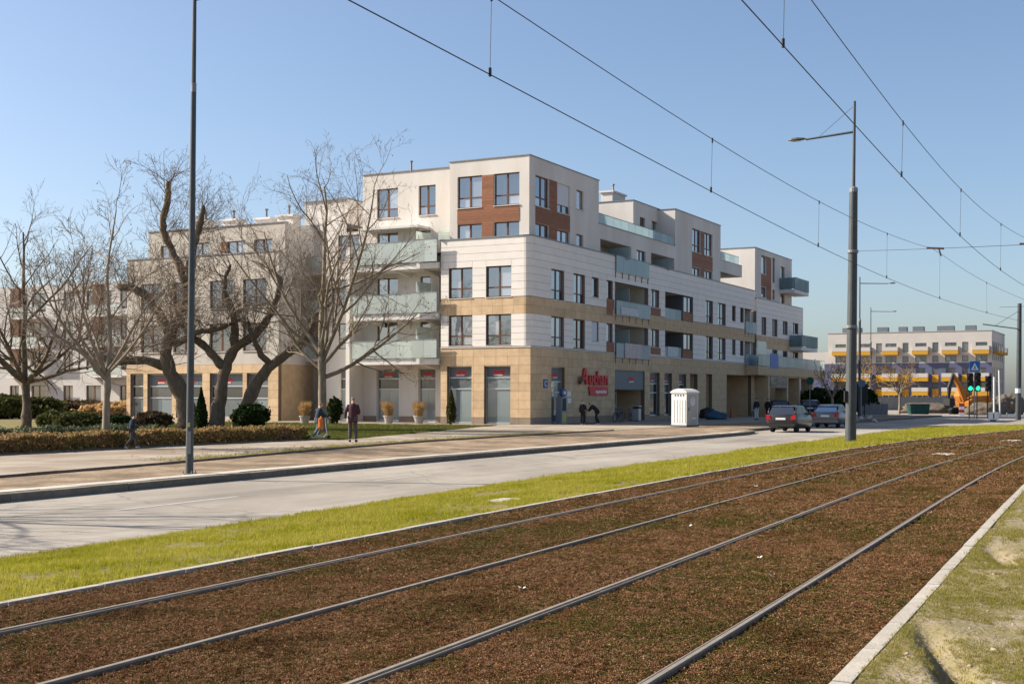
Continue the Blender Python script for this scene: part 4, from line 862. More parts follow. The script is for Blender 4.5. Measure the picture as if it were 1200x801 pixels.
# ------------------------------------------------------------------ trees
mat('bark_willow', (0.10,0.072,0.048), 0.95, (0.19,0.145,0.10), scale=7, bump=1.0, bscale=9, stretch=(1,1,0.25))
mat('bark_plane', (0.14,0.11,0.075), 0.9, (0.27,0.22,0.155), scale=5, bump=0.4, bscale=20, stretch=(1,1,0.5))
mat('bark_brown', (0.08,0.058,0.036), 0.95, (0.18,0.14,0.10), scale=5, bump=0.5, bscale=20)
mat('bark_young', (0.19,0.15,0.105), 0.9, (0.31,0.255,0.185), scale=6, bump=0.4, bscale=30, stretch=(1,1,0.4))
mat('twig', (0.19,0.14,0.098), 0.9, (0.27,0.205,0.145), scale=2)
mat('twig_dark', (0.17,0.125,0.085), 0.9, (0.25,0.185,0.13), scale=2)
mat('seed_ball', (0.045,0.030,0.018), 0.95)
class Tree:
    def __init__(s, seed): s.q = random.Random(seed); s.T = MB(); s.C = MB(); s.tips = []
    def limb(s, pts, rads, n=9, jit=0.0):
        out = []; rr_ = []
        P = [Vector(p) for p in pts]
        for i in range(len(P)-1):
            for k in range(4):
                t = k/4; a, b_ = P[i], P[i+1]; pr = P[i-1] if i else a-(b_-a); nx = P[i+2] if i+2 < len(P) else b_+(b_-a)
                m = 0.5*((2*a)+(b_-pr)*t+(2*pr-5*a+4*b_-nx)*t*t+(3*a-pr-3*b_+nx)*t**3)
                if jit: m = m+Vector((s.q.gauss(0,jit),s.q.gauss(0,jit),s.q.gauss(0,jit)*.5))
                out.append(m); rr_.append((rads[i]+(rads[i+1]-rads[i])*t)*(1+s.q.uniform(-.12,.16)))
        out.append(P[-1]); rr_.append(rads[-1]); s.T.tube(out, rr_, n); return out, rr_
    def grow(s, p, d, r, L, lev, prm):
        q = s.q; steps = prm['steps'][min(lev, len(prm['steps'])-1)]; pts = [p.copy()]; rads = [r]; d = d.normalized(); st_ = L/steps
        wob, up = prm['wob'][min(lev, len(prm['wob'])-1)], prm['up'][min(lev, len(prm['up'])-1)]
        dirs = [d]
        for i in range(steps):
            d = (d+Vector((q.gauss(0,wob),q.gauss(0,wob),q.gauss(0,wob)+up))).normalized(); p = p+d*st_; pts.append(p); dirs.append(d); rads.append(max(prm['rmin'], r*(1-(i+1)/steps*prm['taper'])))
        n = 8 if r > .06 else (5 if r > .02 else 3)
        (s.T if r > prm['rtrunk'] else s.C).tube(pts, rads, n, caps=False)
        if lev >= prm['maxlev']:
            s.tips.append(pts[-1]); return
        nc = prm['nch'][min(lev, len(prm['nch'])-1)]
        for k in range(nc):
            f = prm['start'] + (1-prm['start'])*(k+q.random())/nc; idx = min(int(f*steps), steps-1); fr = f*steps-idx
            pp = pts[idx].lerp(pts[idx+1], min(fr, 1)); dd = dirs[idx+1]; ax = dd.orthogonal().normalized(); ax.rotate(Matrix.Rotation(q.uniform(0, 6.283), 3, dd))
            ang = R(q.gauss(*prm['ang'][min(lev, len(prm['ang'])-1)])); nd = dd.copy(); nd.rotate(Matrix.Rotation(ang, 3, ax))
            rc = rads[idx]*prm['rr']*q.uniform(.7, 1.05); lc = L*prm['lr'][min(lev, len(prm['lr'])-1)]*q.uniform(.65, 1.2)*(1.15-0.55*f)
            s.grow(pp, nd, max(rc, prm['rmin']), lc, lev+1, prm)
    def build(s, name, loc, label, bark, twig, balls=0, ball_r=0.022, group=None):
        e = empty(name, loc, 0, label, 'tree', group); s.T.build('trunk', bark, e, smooth=True, fix=False); s.C.build('crown', twig, e, fix=False)
        if balls:
            mb = MB(); B = [(1,0,0),(-1,0,0),(0,1,0),(0,-1,0),(0,0,1),(0,0,-1)]; F = [(0,2,4),(2,1,4),(1,3,4),(3,0,4),(2,0,5),(1,2,5),(3,1,5),(0,3,5)]
            for t in s.q.sample(s.tips, min(balls, len(s.tips))):
                c = t+Vector((s.q.gauss(0,.05), s.q.gauss(0,.05), -0.08-s.q.random()*.06)); r = ball_r*s.q.uniform(.8, 1.3); n = len(mb.v)
                mb.v += [(c.x+r*v[0], c.y+r*v[1], c.z+r*v[2]) for v in B]; mb.f += [tuple(n+i for i in f) for f in F]; mb.m += [0]*8
                mb.tube([t, c], 0.004, 3, caps=False)
            tag(mb.build('seed_balls', 'seed_ball', e, fix=False), kind='stuff')
        return e
PL = dict(steps=[7,6,5,4], wob=[.08,.13,.16,.2], up=[.04,.05,.05,.04], rmin=.0052, taper=.75, rtrunk=.035, maxlev=3, nch=[8,7,6], start=.2, ang=[(44,11),(42,12),(40,14)], rr=.6, lr=[.62,.55,.5])
def plane_tree(seed, loc, H, trunk_h, r0, label, prm=PL, limbs=7, low=None, balls=260, bark='bark_plane', twig='twig', leader=True, spread=45, limbL=0.55):
    t = Tree(seed); q = t.q; top = Vector((q.uniform(-.15,.15), q.uniform(-.15,.15), trunk_h))
    t.limb([(0,0,-.1),(0.03,0.02,trunk_h*.5),top], [r0*1.25, r0, r0*.88], 10, .008)
    if leader: t.grow(top, Vector((q.uniform(-.1,.1),q.uniform(-.1,.1),1)), r0*.75, (H-trunk_h)*.95, 0, prm)
    for i in range(limbs):
        a = i*2.399+q.uniform(-.3,.3); an = R(spread+q.uniform(-14,14)); d = Vector((math.cos(a)*math.sin(an), math.sin(a)*math.sin(an), math.cos(an)))
        z = trunk_h-q.uniform(0,.12)*trunk_h; t.grow(Vector((0,0,z)), d, r0*q.uniform(.42,.6), (H-trunk_h)*limbL*q.uniform(.8,1.25), 0, prm)
    for (d, L_, z, r) in (low or []): t.grow(Vector((0,0,z)), Vector(d), r, L_, 0, prm)
    return t.build('plane_tree', loc, label, bark, twig, balls)
plane_tree(21, (-26.2,69.0,ZS), 11.0, 2.6, .24, 'bare spreading tree with a thick short trunk at the left picture edge', limbs=8, spread=60, limbL=.66, balls=200, bark='bark_brown', twig='twig_dark')
plane_tree(5, (-13.42,42.24,ZS), 8.6, 2.6, .115, 'slender bare young tree with pale trunk growing out of the front hedge', limbs=8, spread=50, limbL=.62, balls=240, bark='bark_young')
plane_tree(9, (-9.03,60.8,ZS), 12.2, 3.7, .20, 'bare plane tree with pale forked trunk and hanging seed balls', limbs=6, spread=27, limbL=.85, balls=1100, prm=dict(PL, nch=[8,6,5], up=[.07,.07,.05,.04]),
    low=[((1,.15,.32),5.6,2.6,.11),((.8,-.4,.55),4.5,3.2,.09),((-.9,.2,.5),4.2,3.0,.09)])
# two pollarded willows: heavy leaning trunks, hacked limbs and brushes of thin shoots
WT = dict(steps=[5,4,3], wob=[.13,.17,.2], up=[.10,.05,.0], rmin=.006, taper=.7, rtrunk=.05, maxlev=2, nch=[7,4], start=.15, ang=[(38,14),(42,16)], rr=.55, lr=[.5,.45])
def shoots(t, out, rads, n, L_, prm=WT, r=.022, f0=.35):
    for i in range(n):
        k = int(len(out)*(f0+(1-f0)*t.q.random())); k = min(k, len(out)-1); a = t.q.uniform(0, 6.283); d = Vector((math.cos(a), math.sin(a), t.q.uniform(.1, 1.3)))
        t.grow(out[k], d, r*t.q.uniform(.6, 1.2), L_*t.q.uniform(.5, 1.2), 0, prm)
t = Tree(31)
o1, r1 = t.limb([(0.35,0,-.1),(0.1,0,1.6),(-.75,0,3.3),(-.7,0,4.6),(.1,.1,6.4),(.35,.2,8.4)], [.60,.42,.34,.28,.22,.15], 12, .03)
o2, r2 = t.limb([(.25,.15,7.2),(-.25,.1,8.7),(-.85,.1,9.8),(-1.0,0,10.8),(-.75,0,12.0),(-.72,0,12.8)], [.18,.20,.19,.17,.15,.12], 9, .03)
o3, r3 = t.limb([(.35,.2,8.2),(.55,.2,9.6),(.9,.2,10.6),(1.05,.1,11.6)], [.24,.2,.17,.10], 8, .03)
o4, r4 = t.limb([(-.7,0,3.2),(-2.0,-.2,3.6),(-3.4,-.3,3.5),(-4.6,-.2,4.0)], [.26,.22,.16,.08], 8, .04)
o5, r5 = t.limb([(-.6,0,5.0),(-1.5,.2,6.3),(-2.3,.1,7.2),(-3.3,0,7.4)], [.27,.22,.2,.17], 8, .04)
o6, r6 = t.limb([(-.4,0,4.4),(.9,-.3,5.0),(2.0,-.2,5.2),(3.0,0,5.7)], [.2,.15,.1,.06], 7, .04)
for o_, k, L_ in ((o1,54,2.6),(o2,30,2.2),(o3,26,2.2),(o4,34,2.4),(o5,28,2.2),(o6,28,2.2)): shoots(t, o_, None, k, L_, f0=.3 if o_ is not o1 else .42)
t.build('willow_tree', (-17.1,66.3,ZS), 'old pollarded willow with one dark leaning trunk and hacked crown', 'bark_willow', 'twig_dark', 0)
t = Tree(37)
o1, r1 = t.limb([(-.45,0,-.1),(-.3,0,1.6),(.0,0,3.2),(.5,0,4.2),(1.6,0,5.0),(2.4,.1,6.2),(2.8,.1,7.6),(2.3,.1,8.3)], [.46,.34,.28,.24,.20,.18,.15,.10], 11, .03)
o2, r2 = t.limb([(.75,.2,-.1),(1.1,.15,1.4),(1.9,.1,2.9),(3.1,.2,3.9),(4.2,.2,4.7),(4.7,.2,6.0),(5.5,.2,6.6)], [.45,.33,.27,.22,.17,.12,.07], 11, .03)
o3, r3 = t.limb([(-.1,0,3.2),(-1.0,.1,4.2),(-2.0,.1,5.0),(-2.7,.1,6.4)], [.26,.2,.15,.08], 8, .04)
o4, r4 = t.limb([(.5,0,4.3),(.4,.1,5.8),(-.1,.2,7.3),(.2,.1,8.6)], [.24,.18,.13,.07], 8, .04)
o5, r5 = t.limb([(2.3,.1,3.3),(1.6,-.4,4.4),(1.3,-.6,5.6)], [.2,.14,.08], 8, .03)
for o_, k, L_ in ((o1,52,2.7),(o2,52,2.7),(o3,32,2.3),(o4,32,2.3),(o5,20,2.2)): shoots(t, o_, None, k, L_, f0=.3 if o_ in (o3,o4,o5) else .42)
t.build('willow_tree', (-14.9,66.6,ZS), 'old pollarded willow with two dark trunks splitting at the ground', 'bark_willow', 'twig_dark', 0)
# trees further along the row, beyond the left edge of the view: their shadows cross the road
for i, (x, y, sd_) in enumerate(((-16.2,20.6,62),(-18.5,16.6,63))):
    plane_tree(sd_, (x,y,ZS), 9.5, 2.6, .16, ['bare street tree just beyond the left edge, nearer the hedge', 'bare street tree beyond the left edge, farther out'][i], limbs=6, spread=48, limbL=.7, balls=0, prm=dict(PL, nch=[6,5,4]))['group'] = 'street trees beyond the left edge'
# small trees by the far crossing
leafy_mat('amber_leaf', [(0.30,0.17,0.04),(0.42,0.26,0.06),(0.24,0.14,0.05)], scale=2, fine=5, transl=.3)
FT = dict(PL, maxlev=2, nch=[6,5], rmin=.015)
for (x, y, H, lab, sd_) in ((40.5,150,7.5,'slim bare tree with amber twigs before the yellow balconies',71),(29.5,118,5.5,'small bare tree behind the parked silver car',72),(46,152,6.5,'small amber tree right of the thin far lamp posts',73)):
    t = Tree(sd_); t.limb([(0,0,-.1),(.05,0,H*.2),(0,0,H*.36)], [.16,.13,.11], 7)
    for k in range(7):
        a = k*2.4; t.grow(Vector((0,0,H*.33)), Vector((math.cos(a)*.7, math.sin(a)*.7, 1)), .07, H*.5, 0, FT)
    e = t.build('young_tree', (x,y,ZS-.1), lab, 'bark_young', 'amber_leaf' if 'amber' in lab else 'twig_dark', 0)

# ------------------------------------------------------------------ hedge and bushes
def leaf_cloud(mb, pts, size, q, up=.3):
    for p in pts:
        a = q.uniform(0, 6.283); b_ = q.gauss(0, .8); s_ = size*q.uniform(.6, 1.4)
        u = Vector((math.cos(a)*math.cos(b_), math.sin(a)*math.cos(b_), math.sin(b_))); v = u.cross(Vector((q.gauss(0,1), q.gauss(0,1), q.gauss(0,1)+up))).normalized()*s_*.5; u = u*s_
        mb.quad(p-u*.5, p+v, p+u*.6, p-v)
leafy_mat('hedge_leaf', [(0.17,0.11,0.05),(0.32,0.20,0.10),(0.22,0.165,0.055),(0.42,0.28,0.155)], scale=1.5, fine=6, transl=.45)
leafy_mat('hedge_grey', [(0.06,0.07,0.035),(0.12,0.135,0.075),(0.09,0.10,0.045)], scale=1.5, fine=6, transl=.2)
leafy_mat('evergreen', [(0.012,0.022,0.008),(0.03,0.048,0.014),(0.05,0.065,0.02)], scale=1.8, fine=6, transl=.15)
leafy_mat('brown_bush', [(0.05,0.035,0.02),(0.10,0.07,0.04),(0.07,0.06,0.025)], scale=1.8, fine=6, transl=.15)
leafy_mat('olive_bush', [(0.045,0.05,0.016),(0.09,0.09,0.03),(0.06,0.07,0.02)], scale=1.8, fine=6, transl=.2)
leafy_mat('straw', [(0.36,0.22,0.09),(0.50,0.33,0.15),(0.28,0.17,0.07)], scale=3, fine=7, transl=.35)
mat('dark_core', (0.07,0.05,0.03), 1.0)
def hedge(name, label, s0, s1, nf, w, h, m, n, seed, size=.07, cat='hedge'):
    q = random.Random(seed); e = empty(name, st((s0+s1)/2, nf((s0+s1)/2)+w/2, ZS), 0, label, cat); mb = MB(); pts = []
    for i in range(n):
        s = q.uniform(s0, s1); c = nf(s)+w/2; hh = h*(1+.07*math.sin(s*2.1)+.05*math.sin(s*5.3)); f = q.random()
        if f < .42: p = st(s, nf(s)+q.gauss(0.03,.04), ZS+q.uniform(.0, hh))
        elif f < .85: p = st(s, nf(s)+q.uniform(0,w), ZS+hh+q.gauss(-.02,.05))
        else: p = st(s, nf(s)+q.uniform(0,w), ZS+q.uniform(.2,hh))
        pts.append(p-e.location)
    leaf_cloud(mb, pts, size, q); mb.build('foliage', m, e, fix=False)
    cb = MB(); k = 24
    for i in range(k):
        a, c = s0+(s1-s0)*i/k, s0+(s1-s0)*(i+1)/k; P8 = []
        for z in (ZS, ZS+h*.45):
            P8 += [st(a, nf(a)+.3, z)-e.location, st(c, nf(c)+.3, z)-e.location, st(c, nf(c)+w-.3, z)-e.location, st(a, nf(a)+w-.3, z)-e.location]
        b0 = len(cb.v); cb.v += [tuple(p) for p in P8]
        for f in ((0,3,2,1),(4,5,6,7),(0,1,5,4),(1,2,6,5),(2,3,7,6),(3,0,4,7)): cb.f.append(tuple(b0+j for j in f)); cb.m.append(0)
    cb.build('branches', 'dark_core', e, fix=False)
    return e
hedge('hedge', 'long clipped brownish hedge along the pavement', -62, -30.2, lambda s: hedge_n(s)+.12 if s < -31.4 else -5.4, .85, .50, 'hedge_leaf', 34000, 1, size=.075)
hedge('hedge', 'grey green hedge behind the brown one at the left edge', -60, -36.0, lambda s: hedge_n(s)+2.2, .9, .62, 'hedge_grey', 15000, 2, size=.085)
def bush(name, label, loc, rx, ry, rz, m, n, seed, size=.1, z0=.15, cat='bush', shape=1.0):
    q = random.Random(seed); e = empty(name, loc, 0, label, cat); mb = MB(); pts = []
    for i in range(n):
        v = Vector((q.gauss(0,1),q.gauss(0,1),q.gauss(0,1))).normalized(); k = (.70+.3*q.random()**.6)*(1+.16*math.sin(v.x*5+seed)*math.sin(v.z*4+v.y*5)+.07*math.sin(v.x*11+v.z*9))*(1.0 if q.random() > .07 else q.uniform(1.05,1.2))
        p = Vector((v.x*rx*k, v.y*ry*k, z0+rz+v.z*rz*k))
        if shape != 1: f = max(.15, 1-(max(p.z,0)/(2*rz))**shape*.85); p.x *= f; p.y *= f
        if p.z > 0.02: pts.append(p)
    leaf_cloud(mb, pts, size, q); mb.build('foliage', m, e, fix=False)
    mb = MB(); mb.tube([(0,0,-.05),(0,0,z0+rz*1.0)], [.06,.03], 6)
    for k in range(5): a = k*1.3; mb.tube([(0,0,.1),(math.cos(a)*rx*.4, math.sin(a)*ry*.4, z0+rz)], [.03,.015], 5)
    mb.build('stem', 'twig_dark', e, fix=False); return e
bush('bush', 'round dark evergreen bush right of the two-trunk willow', Vector((-12.85,63.0,ZS)), .85, .8, .60, 'evergreen', 6000, 3)
bush('bush', 'brownish clipped round bush left of the leaning willow', Vector((-16.84,60.0,ZS)), .85, .8, .42, 'brown_bush', 4500, 4)
bush('bush', 'dark green bush just right of the young pale trunk', Vector((-17.83,58.0,ZS)), .65, .6, .36, 'evergreen', 3600, 5)
bush('bush', 'olive spreading bush left of the young pale trunk', Vector((-19.64,58.0,ZS)), 1.1, .8, .42, 'olive_bush', 5000, 6)
bush('bush', 'small olive bush in the hedge at far left', Vector((-21.36,60.0,ZS)), .9, .8, .42, 'olive_bush', 3500, 7)
bush('conifer', 'slim dark conifer between the two willows', Vector((-15.05,62.0,ZS)), .42, .42, .95, 'evergreen', 3800, 8, shape=1.2, cat='conifer')
bush('conifer', 'slim potted conifer beside the left shop door', st(-1.7,4.75), .42, .42, 1.0, 'olive_bush', 3800, 9, size=.09, shape=1.3, cat='conifer')
bush('conifer', 'low dark bush at the white wall between straw pots', Vector((-11.02,79.5,ZS)), .45, .45, .75, 'evergreen', 2500, 10, cat='conifer')
mat('pot', (0.30,0.27,0.24), 0.8, (0.38,0.34,0.30), scale=4)
def straw_pot(loc, label, seed, lean=0):
    e = empty('planter', loc, 0, label, 'planter', 'straw coloured grass planters at the shop wall'); b = MB(); b.lathe([(.24,0),(.33,.42),(.36,.42),(.36,.5),(.30,.5),(.28,.44)], n=14); b.build('pot', 'pot', e)
    q = random.Random(seed); mb = MB()
    for i in range(420):
        a = q.uniform(0,6.283); r = q.random()*.22; sp = q.uniform(.05,.38); h = q.uniform(.5,1.15); x, y = r*math.cos(a), r*math.sin(a); X, Y = x+math.cos(a)*sp+lean*h, y+math.sin(a)*sp
        mb.quad((x-.012,y,.44),(x+.012,y,.44),((x+X)/2+.02,(y+Y)/2,.44+h*.65),((x+X)/2-.02,(y+Y)/2,.44+h*.65)); mb.poly([((x+X)/2-.02,(y+Y)/2,.44+h*.65),((x+X)/2+.02,(y+Y)/2,.44+h*.65),(X,Y,.44+h*q.uniform(.85,1))])
    mb.build('grass_tuft', 'straw', e, fix=False)
straw_pot(st(-1.0,7.6), 'straw grass planter before the narrow shop window, nearest the tan corner', 1); straw_pot(st(-1.5,9.6), 'leaning straw grass planter before the wide grey shop window', 2, -.15); straw_pot(Vector((-11.43,80.5,ZS)), 'straw grass planter close to the plane tree trunk', 3); straw_pot(Vector((-13.28,82.0,ZS)), 'straw grass planter beside the dark house door', 4)
# ------------------------------------------------------------------ street furniture
mat('pole_grey', (0.06,0.068,0.07), 0.55, (0.08,0.088,0.09), scale=3, metal=0.2)
mat('pole_galv', (0.20,0.20,0.20), 0.5, (0.25,0.25,0.25), scale=3, metal=0.4)
mat('wire', (0.03,0.032,0.038), 0.6)
mat('insulator', (0.16,0.12,0.10), 0.5)
mat('lamp_glass', (0.55,0.56,0.55), 0.25)
mat('black_plastic', (0.015,0.015,0.016), 0.5)
mat('black_paint', (0.025,0.025,0.027), 0.45)
def lamp_post(label, loc, h_thick, h_top, r0, r1, rt, arm_dir, arm_len, arm_z, lean=0.0, tie=True, group=None, arm_rise=-0.12):
    e = empty('street_lamp', loc, 0, label, 'lamp post', group); lx = lambda z: lean*z
    mb = MB(); mb.tube([(0,0,-.1),(lx(h_thick*.5),0,h_thick*.5),(lx(h_thick),0,h_thick)], [r0,(r0+r1)/2,r1], 18); mb.build('pole', 'pole_grey', e, smooth=False)
    mb = MB(); mb.lathe([(r1*1.06,h_thick-.12),(r1*1.06,h_thick+.02),(rt*1.3,h_thick+.08)], (lx(h_thick),0,0), 14); mb.build('collar', 'pole_galv', e)
    mb = MB(); mb.tube([(lx(h_thick),0,h_thick+.05),(lx(h_top),0,h_top)], [rt,rt*.8], 10); mb.build('mast', 'pole_grey', e)
    d = Vector((arm_dir[0],arm_dir[1],0)).normalized(); a = Vector((lx(arm_z),0,arm_z)); tip = a+d*arm_len+Vector((0,0,arm_rise))
    mb = MB(); mb.tube([a, tip], [.045,.035], 8); arm = mb.build('arm', 'pole_grey', e)
    if tie: mb = MB(); mb.tube([(lx(h_top-.15),0,h_top-.15), a.lerp(tip,.72)+Vector((0,0,.03))], .008, 5); mb.build('tie_rod', 'pole_grey', e)
    ang = math.atan2(d.y, d.x); hd = empty('lamp_head', tip, ang); hd.parent = e
    mb = MB(); prof = [(0,.035),(.12,.085),(.32,.12),(.52,.10),(.66,.03)]
    rings = []
    for (x, w) in prof:
        rings.append([(x, w*math.cos(t), .02+w*.75*math.sin(t) if math.sin(t) > 0 else .02+w*.35*math.sin(t)) for t in [2*math.pi*k/12 for k in range(12)]])
    for i in range(len(rings)-1):
        for k in range(12): mb.quad(rings[i][k], rings[i][(k+1)%12], rings[i+1][(k+1)%12], rings[i+1][k])
    mb.poly(rings[0]); mb.poly(rings[-1]); me = mb.mesh('housing', 'pole_grey', smooth=True); o = bpy.data.objects.new('housing', me); COL.objects.link(o); o.parent = hd
    mb = MB(); mb.prism([(.2,-.075),(.5,-.07),(.56,0),(.5,.07),(.2,.075)], 'z', -.034, -.024); mb.build('lens', 'lamp_glass', hd)
    return e
lp = lamp_post('tall dark street lamp on the dirt strip left of the hedge end', (-7.17,28.47,ZS), 8.6, 10.9, .085, .058, .05, (.885,-.466), 1.6, 10.55, lean=.008, arm_rise=0.0)
mb = MB(); mb.tube([(0,0,-.08),(0,0,.02)], .17, 12)
for k in range(4): a = k*1.571+.6; mb.tube([(.14*math.cos(a),.14*math.sin(a),.0),(.14*math.cos(a),.14*math.sin(a),.07)], .015, 6)
mb.build('base_plate', 'pole_galv', lp); piece('hatch', 'pole_galv', lp, -.03, .05, -.092, -.08, .45, .95)
mat('sticker_yellow', (0.55,0.45,0.10), 0.6); piece('sticker', 'sticker_yellow', lp, -.03, .03, -.089, -.084, 1.05, 1.14)
P1 = lamp_post('thick grey tram pole with street lamp standing in the green verge', (12.17,46.0,-.16), 9.2, 12.35, .20, .145, .06, (-.885,.466), 1.75, 11.25, lean=.009)
piece('junction_box', 'black_plastic', P1, -.24, -.15, -.12, .05, 1.55, 1.95)
mb = MB(); mb.tube([(0.02,0,4.2),(0.021,0,4.3)], .215, 16); mb.tube([(0.06,0,6.9),(0.061,0,7.0)], .20, 16); mb.build('clamp_band', 'pole_galv', P1)
lamp_post('slim far street lamp just right of the thick tram pole', (32.35,119.15,ZS), 9.0, 13.0, .13, .11, .06, (.885,-.466), 2.6, 12.4, tie=False)
lamp_post('slimmest far street lamp near the amber trees', (46.19,164.87,ZS), 9.0, 13.4, .14, .11, .06, (.885,-.466), 2.6, 12.9, tie=False)
# catenary pole on the right
e = empty('catenary_pole', (43.5,110.0,-.1), 0, 'dark catenary pole at the right picture edge', 'pole'); mb = MB(); mb.tube([(0,0,-.2),(0.05,0,4),(0.1,0,9.8)], [.24,.22,.17], 14); mb.build('pole', 'pole_grey', e)
mb = MB(); mb.tube([(0,0,2.1),(0,0,2.5)], .25, 12); mb.build('band', 'sign_white', e); mb = MB(); mb.tube([(.08,0,7.6),(-3.8,-1.9,7.9)], .05, 8); mb.tube([(.1,0,9.2),(-2.4,-1.2,7.85)], .02, 6); mb.build('bracket_arm', 'pole_galv', e)
# overhead lines: contact + messenger wire with droppers for each track
WS = list(np.arange(-6, 100, 2.0))
SUP = 44.5
def mess_z(s): 
    u = ((s-SUP) % 60)/60; return 5.72 + 0.75*(2*u-1)**2
def overhead(off, label, seed, zc=4.9):
    q = random.Random(seed); e = empty('overhead_line', trk(20, off, 4.9), 0, label, 'overhead line', 'overhead lines above the two tracks'); L_ = e.location
    zig = lambda s: 0.02*math.sin(s*math.pi/45)
    mb = MB(); mb.tube([trk(s, off+zig(s), zc)-L_ for s in WS], .0065, 5); mb.build('contact_wire', 'wire', e)
    mb = MB(); mb.tube([trk(s, off, zc-4.9+mess_z(s))-L_ for s in WS], .006, 5); mb.build('messenger_wire', 'wire', e)
    s = 3.6+q.random(); 
    while s < 95:
        mb = MB(); mb.tube([trk(s, off, zc-4.9+mess_z(s))-L_, trk(s, off+zig(s), zc)-L_], .0035, 4); mb.tube([trk(s, off, zc-4.9+mess_z(s)-.06)-L_, trk(s, off, zc-4.9+mess_z(s)+.02)-L_], .014, 5); mb.tube([trk(s, off+zig(s), zc-.02)-L_, trk(s, off+zig(s), zc+.07)-L_], .018, 5); mb.build('dropper', 'wire', e); s += 8.3
    return e
overhead((RO[0]+RO[1])/2, 'contact and messenger wires with droppers above the left track', 1); overhead((RO[2]+RO[3])/2, 'contact and messenger wires with droppers above the right track', 2, 5.08)
pp_ = Vector((12.17+.06,46.0,6.8)); qq = trk(SUP, -2.5, 6.9); e = empty('span_wire', pp_, 0, 'thin cross span wire with insulators from the thick tram pole', 'span wire')
c1, c2 = trk(SUP, 5.9, 6.5), trk(SUP, 3.02, 6.5)
mb = MB(); mb.tube([Vector((0,0,0)), c1-pp_, c2-pp_, qq-pp_], .008, 5); mb.build('wire', 'wire', e)
for c in (c1, c2):
    mb = MB(); mb.tube([c-pp_+Vector((-.3,.05,.03)), c-pp_+Vector((.25,-.05,.0))], .035, 8); mb.tube([c-pp_+Vector((.1,0,-.02)), c-pp_+Vector((.16,-.03,-.25))], .025, 6); mb.build('insulator', 'insulator', e)
pp2 = trk(70, 9.0, 6.2); e = empty('span_wire', pp2, 0, 'far span wire with steady arms seen below the near one', 'span wire'); mb = MB(); mb.tube([Vector((0,0,0)), trk(70,-2,6.3)-pp2], .009, 5); mb.build('wire', 'wire', e)
for o_ in (6.6, 3.7):
    c = trk(70, o_, 5.25); mb = MB(); mb.tube([c-pp2, trk(70.5, o_-1.6, 5.35)-pp2], .03, 6); mb.tube([c-pp2, trk(70, o_, 6.2)-pp2], .015, 5); mb.build('steady_arm', 'insulator', e)

# portable toilet
mat('toilet_shell', (0.56,0.55,0.51), 0.5, (0.62,0.61,0.575), scale=2); mat('toilet_dark', (0.10,0.10,0.10), 0.7); mat('toilet_door', (0.36,0.345,0.31), 0.55, (0.40,0.385,0.35), scale=2)  # door greyer than the shell: shade of its side put into the colour
e = empty('portable_toilet', (10.25,75.9,ZS), R(44), 'pale grey portable toilet cabin on the sunlit pavement', 'toilet')
mb = MB(); mb.box(-.56,.56,-.56,.56,.12,2.0); mb.build('cabin', 'toilet_shell', e); mb = MB()
mb.box(-.60,.60,-.60,.60,.02,.119); mb.build('base', 'toilet_dark', e)
mb = MB(); mb.prism([(-.62,2.0),(.62,2.0),(.62,2.06),(.36,2.2),(0,2.26),(-.36,2.2),(-.62,2.06)], 'x', -.62, .62); mb.build('roof', 'toilet_shell', e)
for k in range(5): piece('panel_rib', 'toilet_shell', e, -.585, -.561, -.48+.2*k, -.40+.2*k, .25, 1.6)
for k in range(4): piece('vent_slot', 'toilet_dark', e, -.568, -.558, -.40+.2*k, -.28+.2*k, 1.8, 1.92)
dr = piece('door', 'toilet_door', e, -.45, .45, -.588, -.562, .18, 1.92); piece('door_handle', 'toilet_dark', e, -.40, -.33, -.61, -.589, .95, 1.15)
mb = MB(); pts = [(.21*math.cos(t), .26*math.sin(t)) for t in [2*math.pi*k/20 for k in range(20)]]; 
for i in range(20): j = (i+1) % 20; mb.quad((pts[i][0],-.592,1.5+pts[i][1]), (pts[j][0],-.592,1.5+pts[j][1]), (pts[j][0]*.82,-.592,1.5+pts[j][1]*.82), (pts[i][0]*.82,-.592,1.5+pts[i][1]*.82))
mb.build('emblem_ring', 'sign_white', e, fix=False); text_obj('lettering', 'U', .40, .003, 'sign_white', e, (0,-.593,1.36), (math.pi/2,0,0), bold=.02); piece('label_plate', 'sign_white', e, -.05, .33, -.592, -.589, .48, .54)

# supermarket sign on the street facade
sg = empty('shop_sign', st(9.4, -0.03, ZS+2.0), BROT, 'big red three dimensional supermarket letters on the tan wall', 'sign')
def sl(t, z, d=0.12): return (t-9.4, -d, z-2.0)
mb = MB(); mb.prism([(-2.35,.62),(-2.05,.62),(-1.55,1.72),(-1.25,1.72),(-.95,.62),(-1.27,.62),(-1.34,.92),(-1.72,.92),(-1.62,1.12),(-1.39,1.12),(-1.43,1.38)], 'y', -.16, -.03); mb.build('letter', 'sign_red', sg)
mat('bird_dark', (0.07,0.05,0.02), 0.6); mb = MB(); mb.prism([(-2.75,.72),(-2.35,.98),(-2.55,1.15),(-2.2,1.08),(-1.95,1.22),(-2.0,.95),(-1.8,.8),(-2.15,.82),(-2.2,.62),(-2.4,.84)], 'y', -.20, -.165); mb.build('bird_emblem', 'bird_dark', sg)
x = -.78
for ch, w in (('u',.66),('c',.58),('h',.66),('a',.62),('n',.66)):
    o = text_obj('letter', ch, 1.34, .05, 'sign_red', sg, (x+w/2, -.10, .62), (math.pi/2,0,0), bold=.035); x += w+.03
mb = MB(); mb.prism([(-.75,.48),(2.5,.48),(2.5,-.12),(-.55,-.12)], 'y', -.12, -.03); mb.build('slogan_board', 'sign_red', sg)
text_obj('lettering', 'supermarket', .36, .008, 'sign_white', sg, (1.25,-.13,.02), (math.pi/2,0,0), bold=.012)
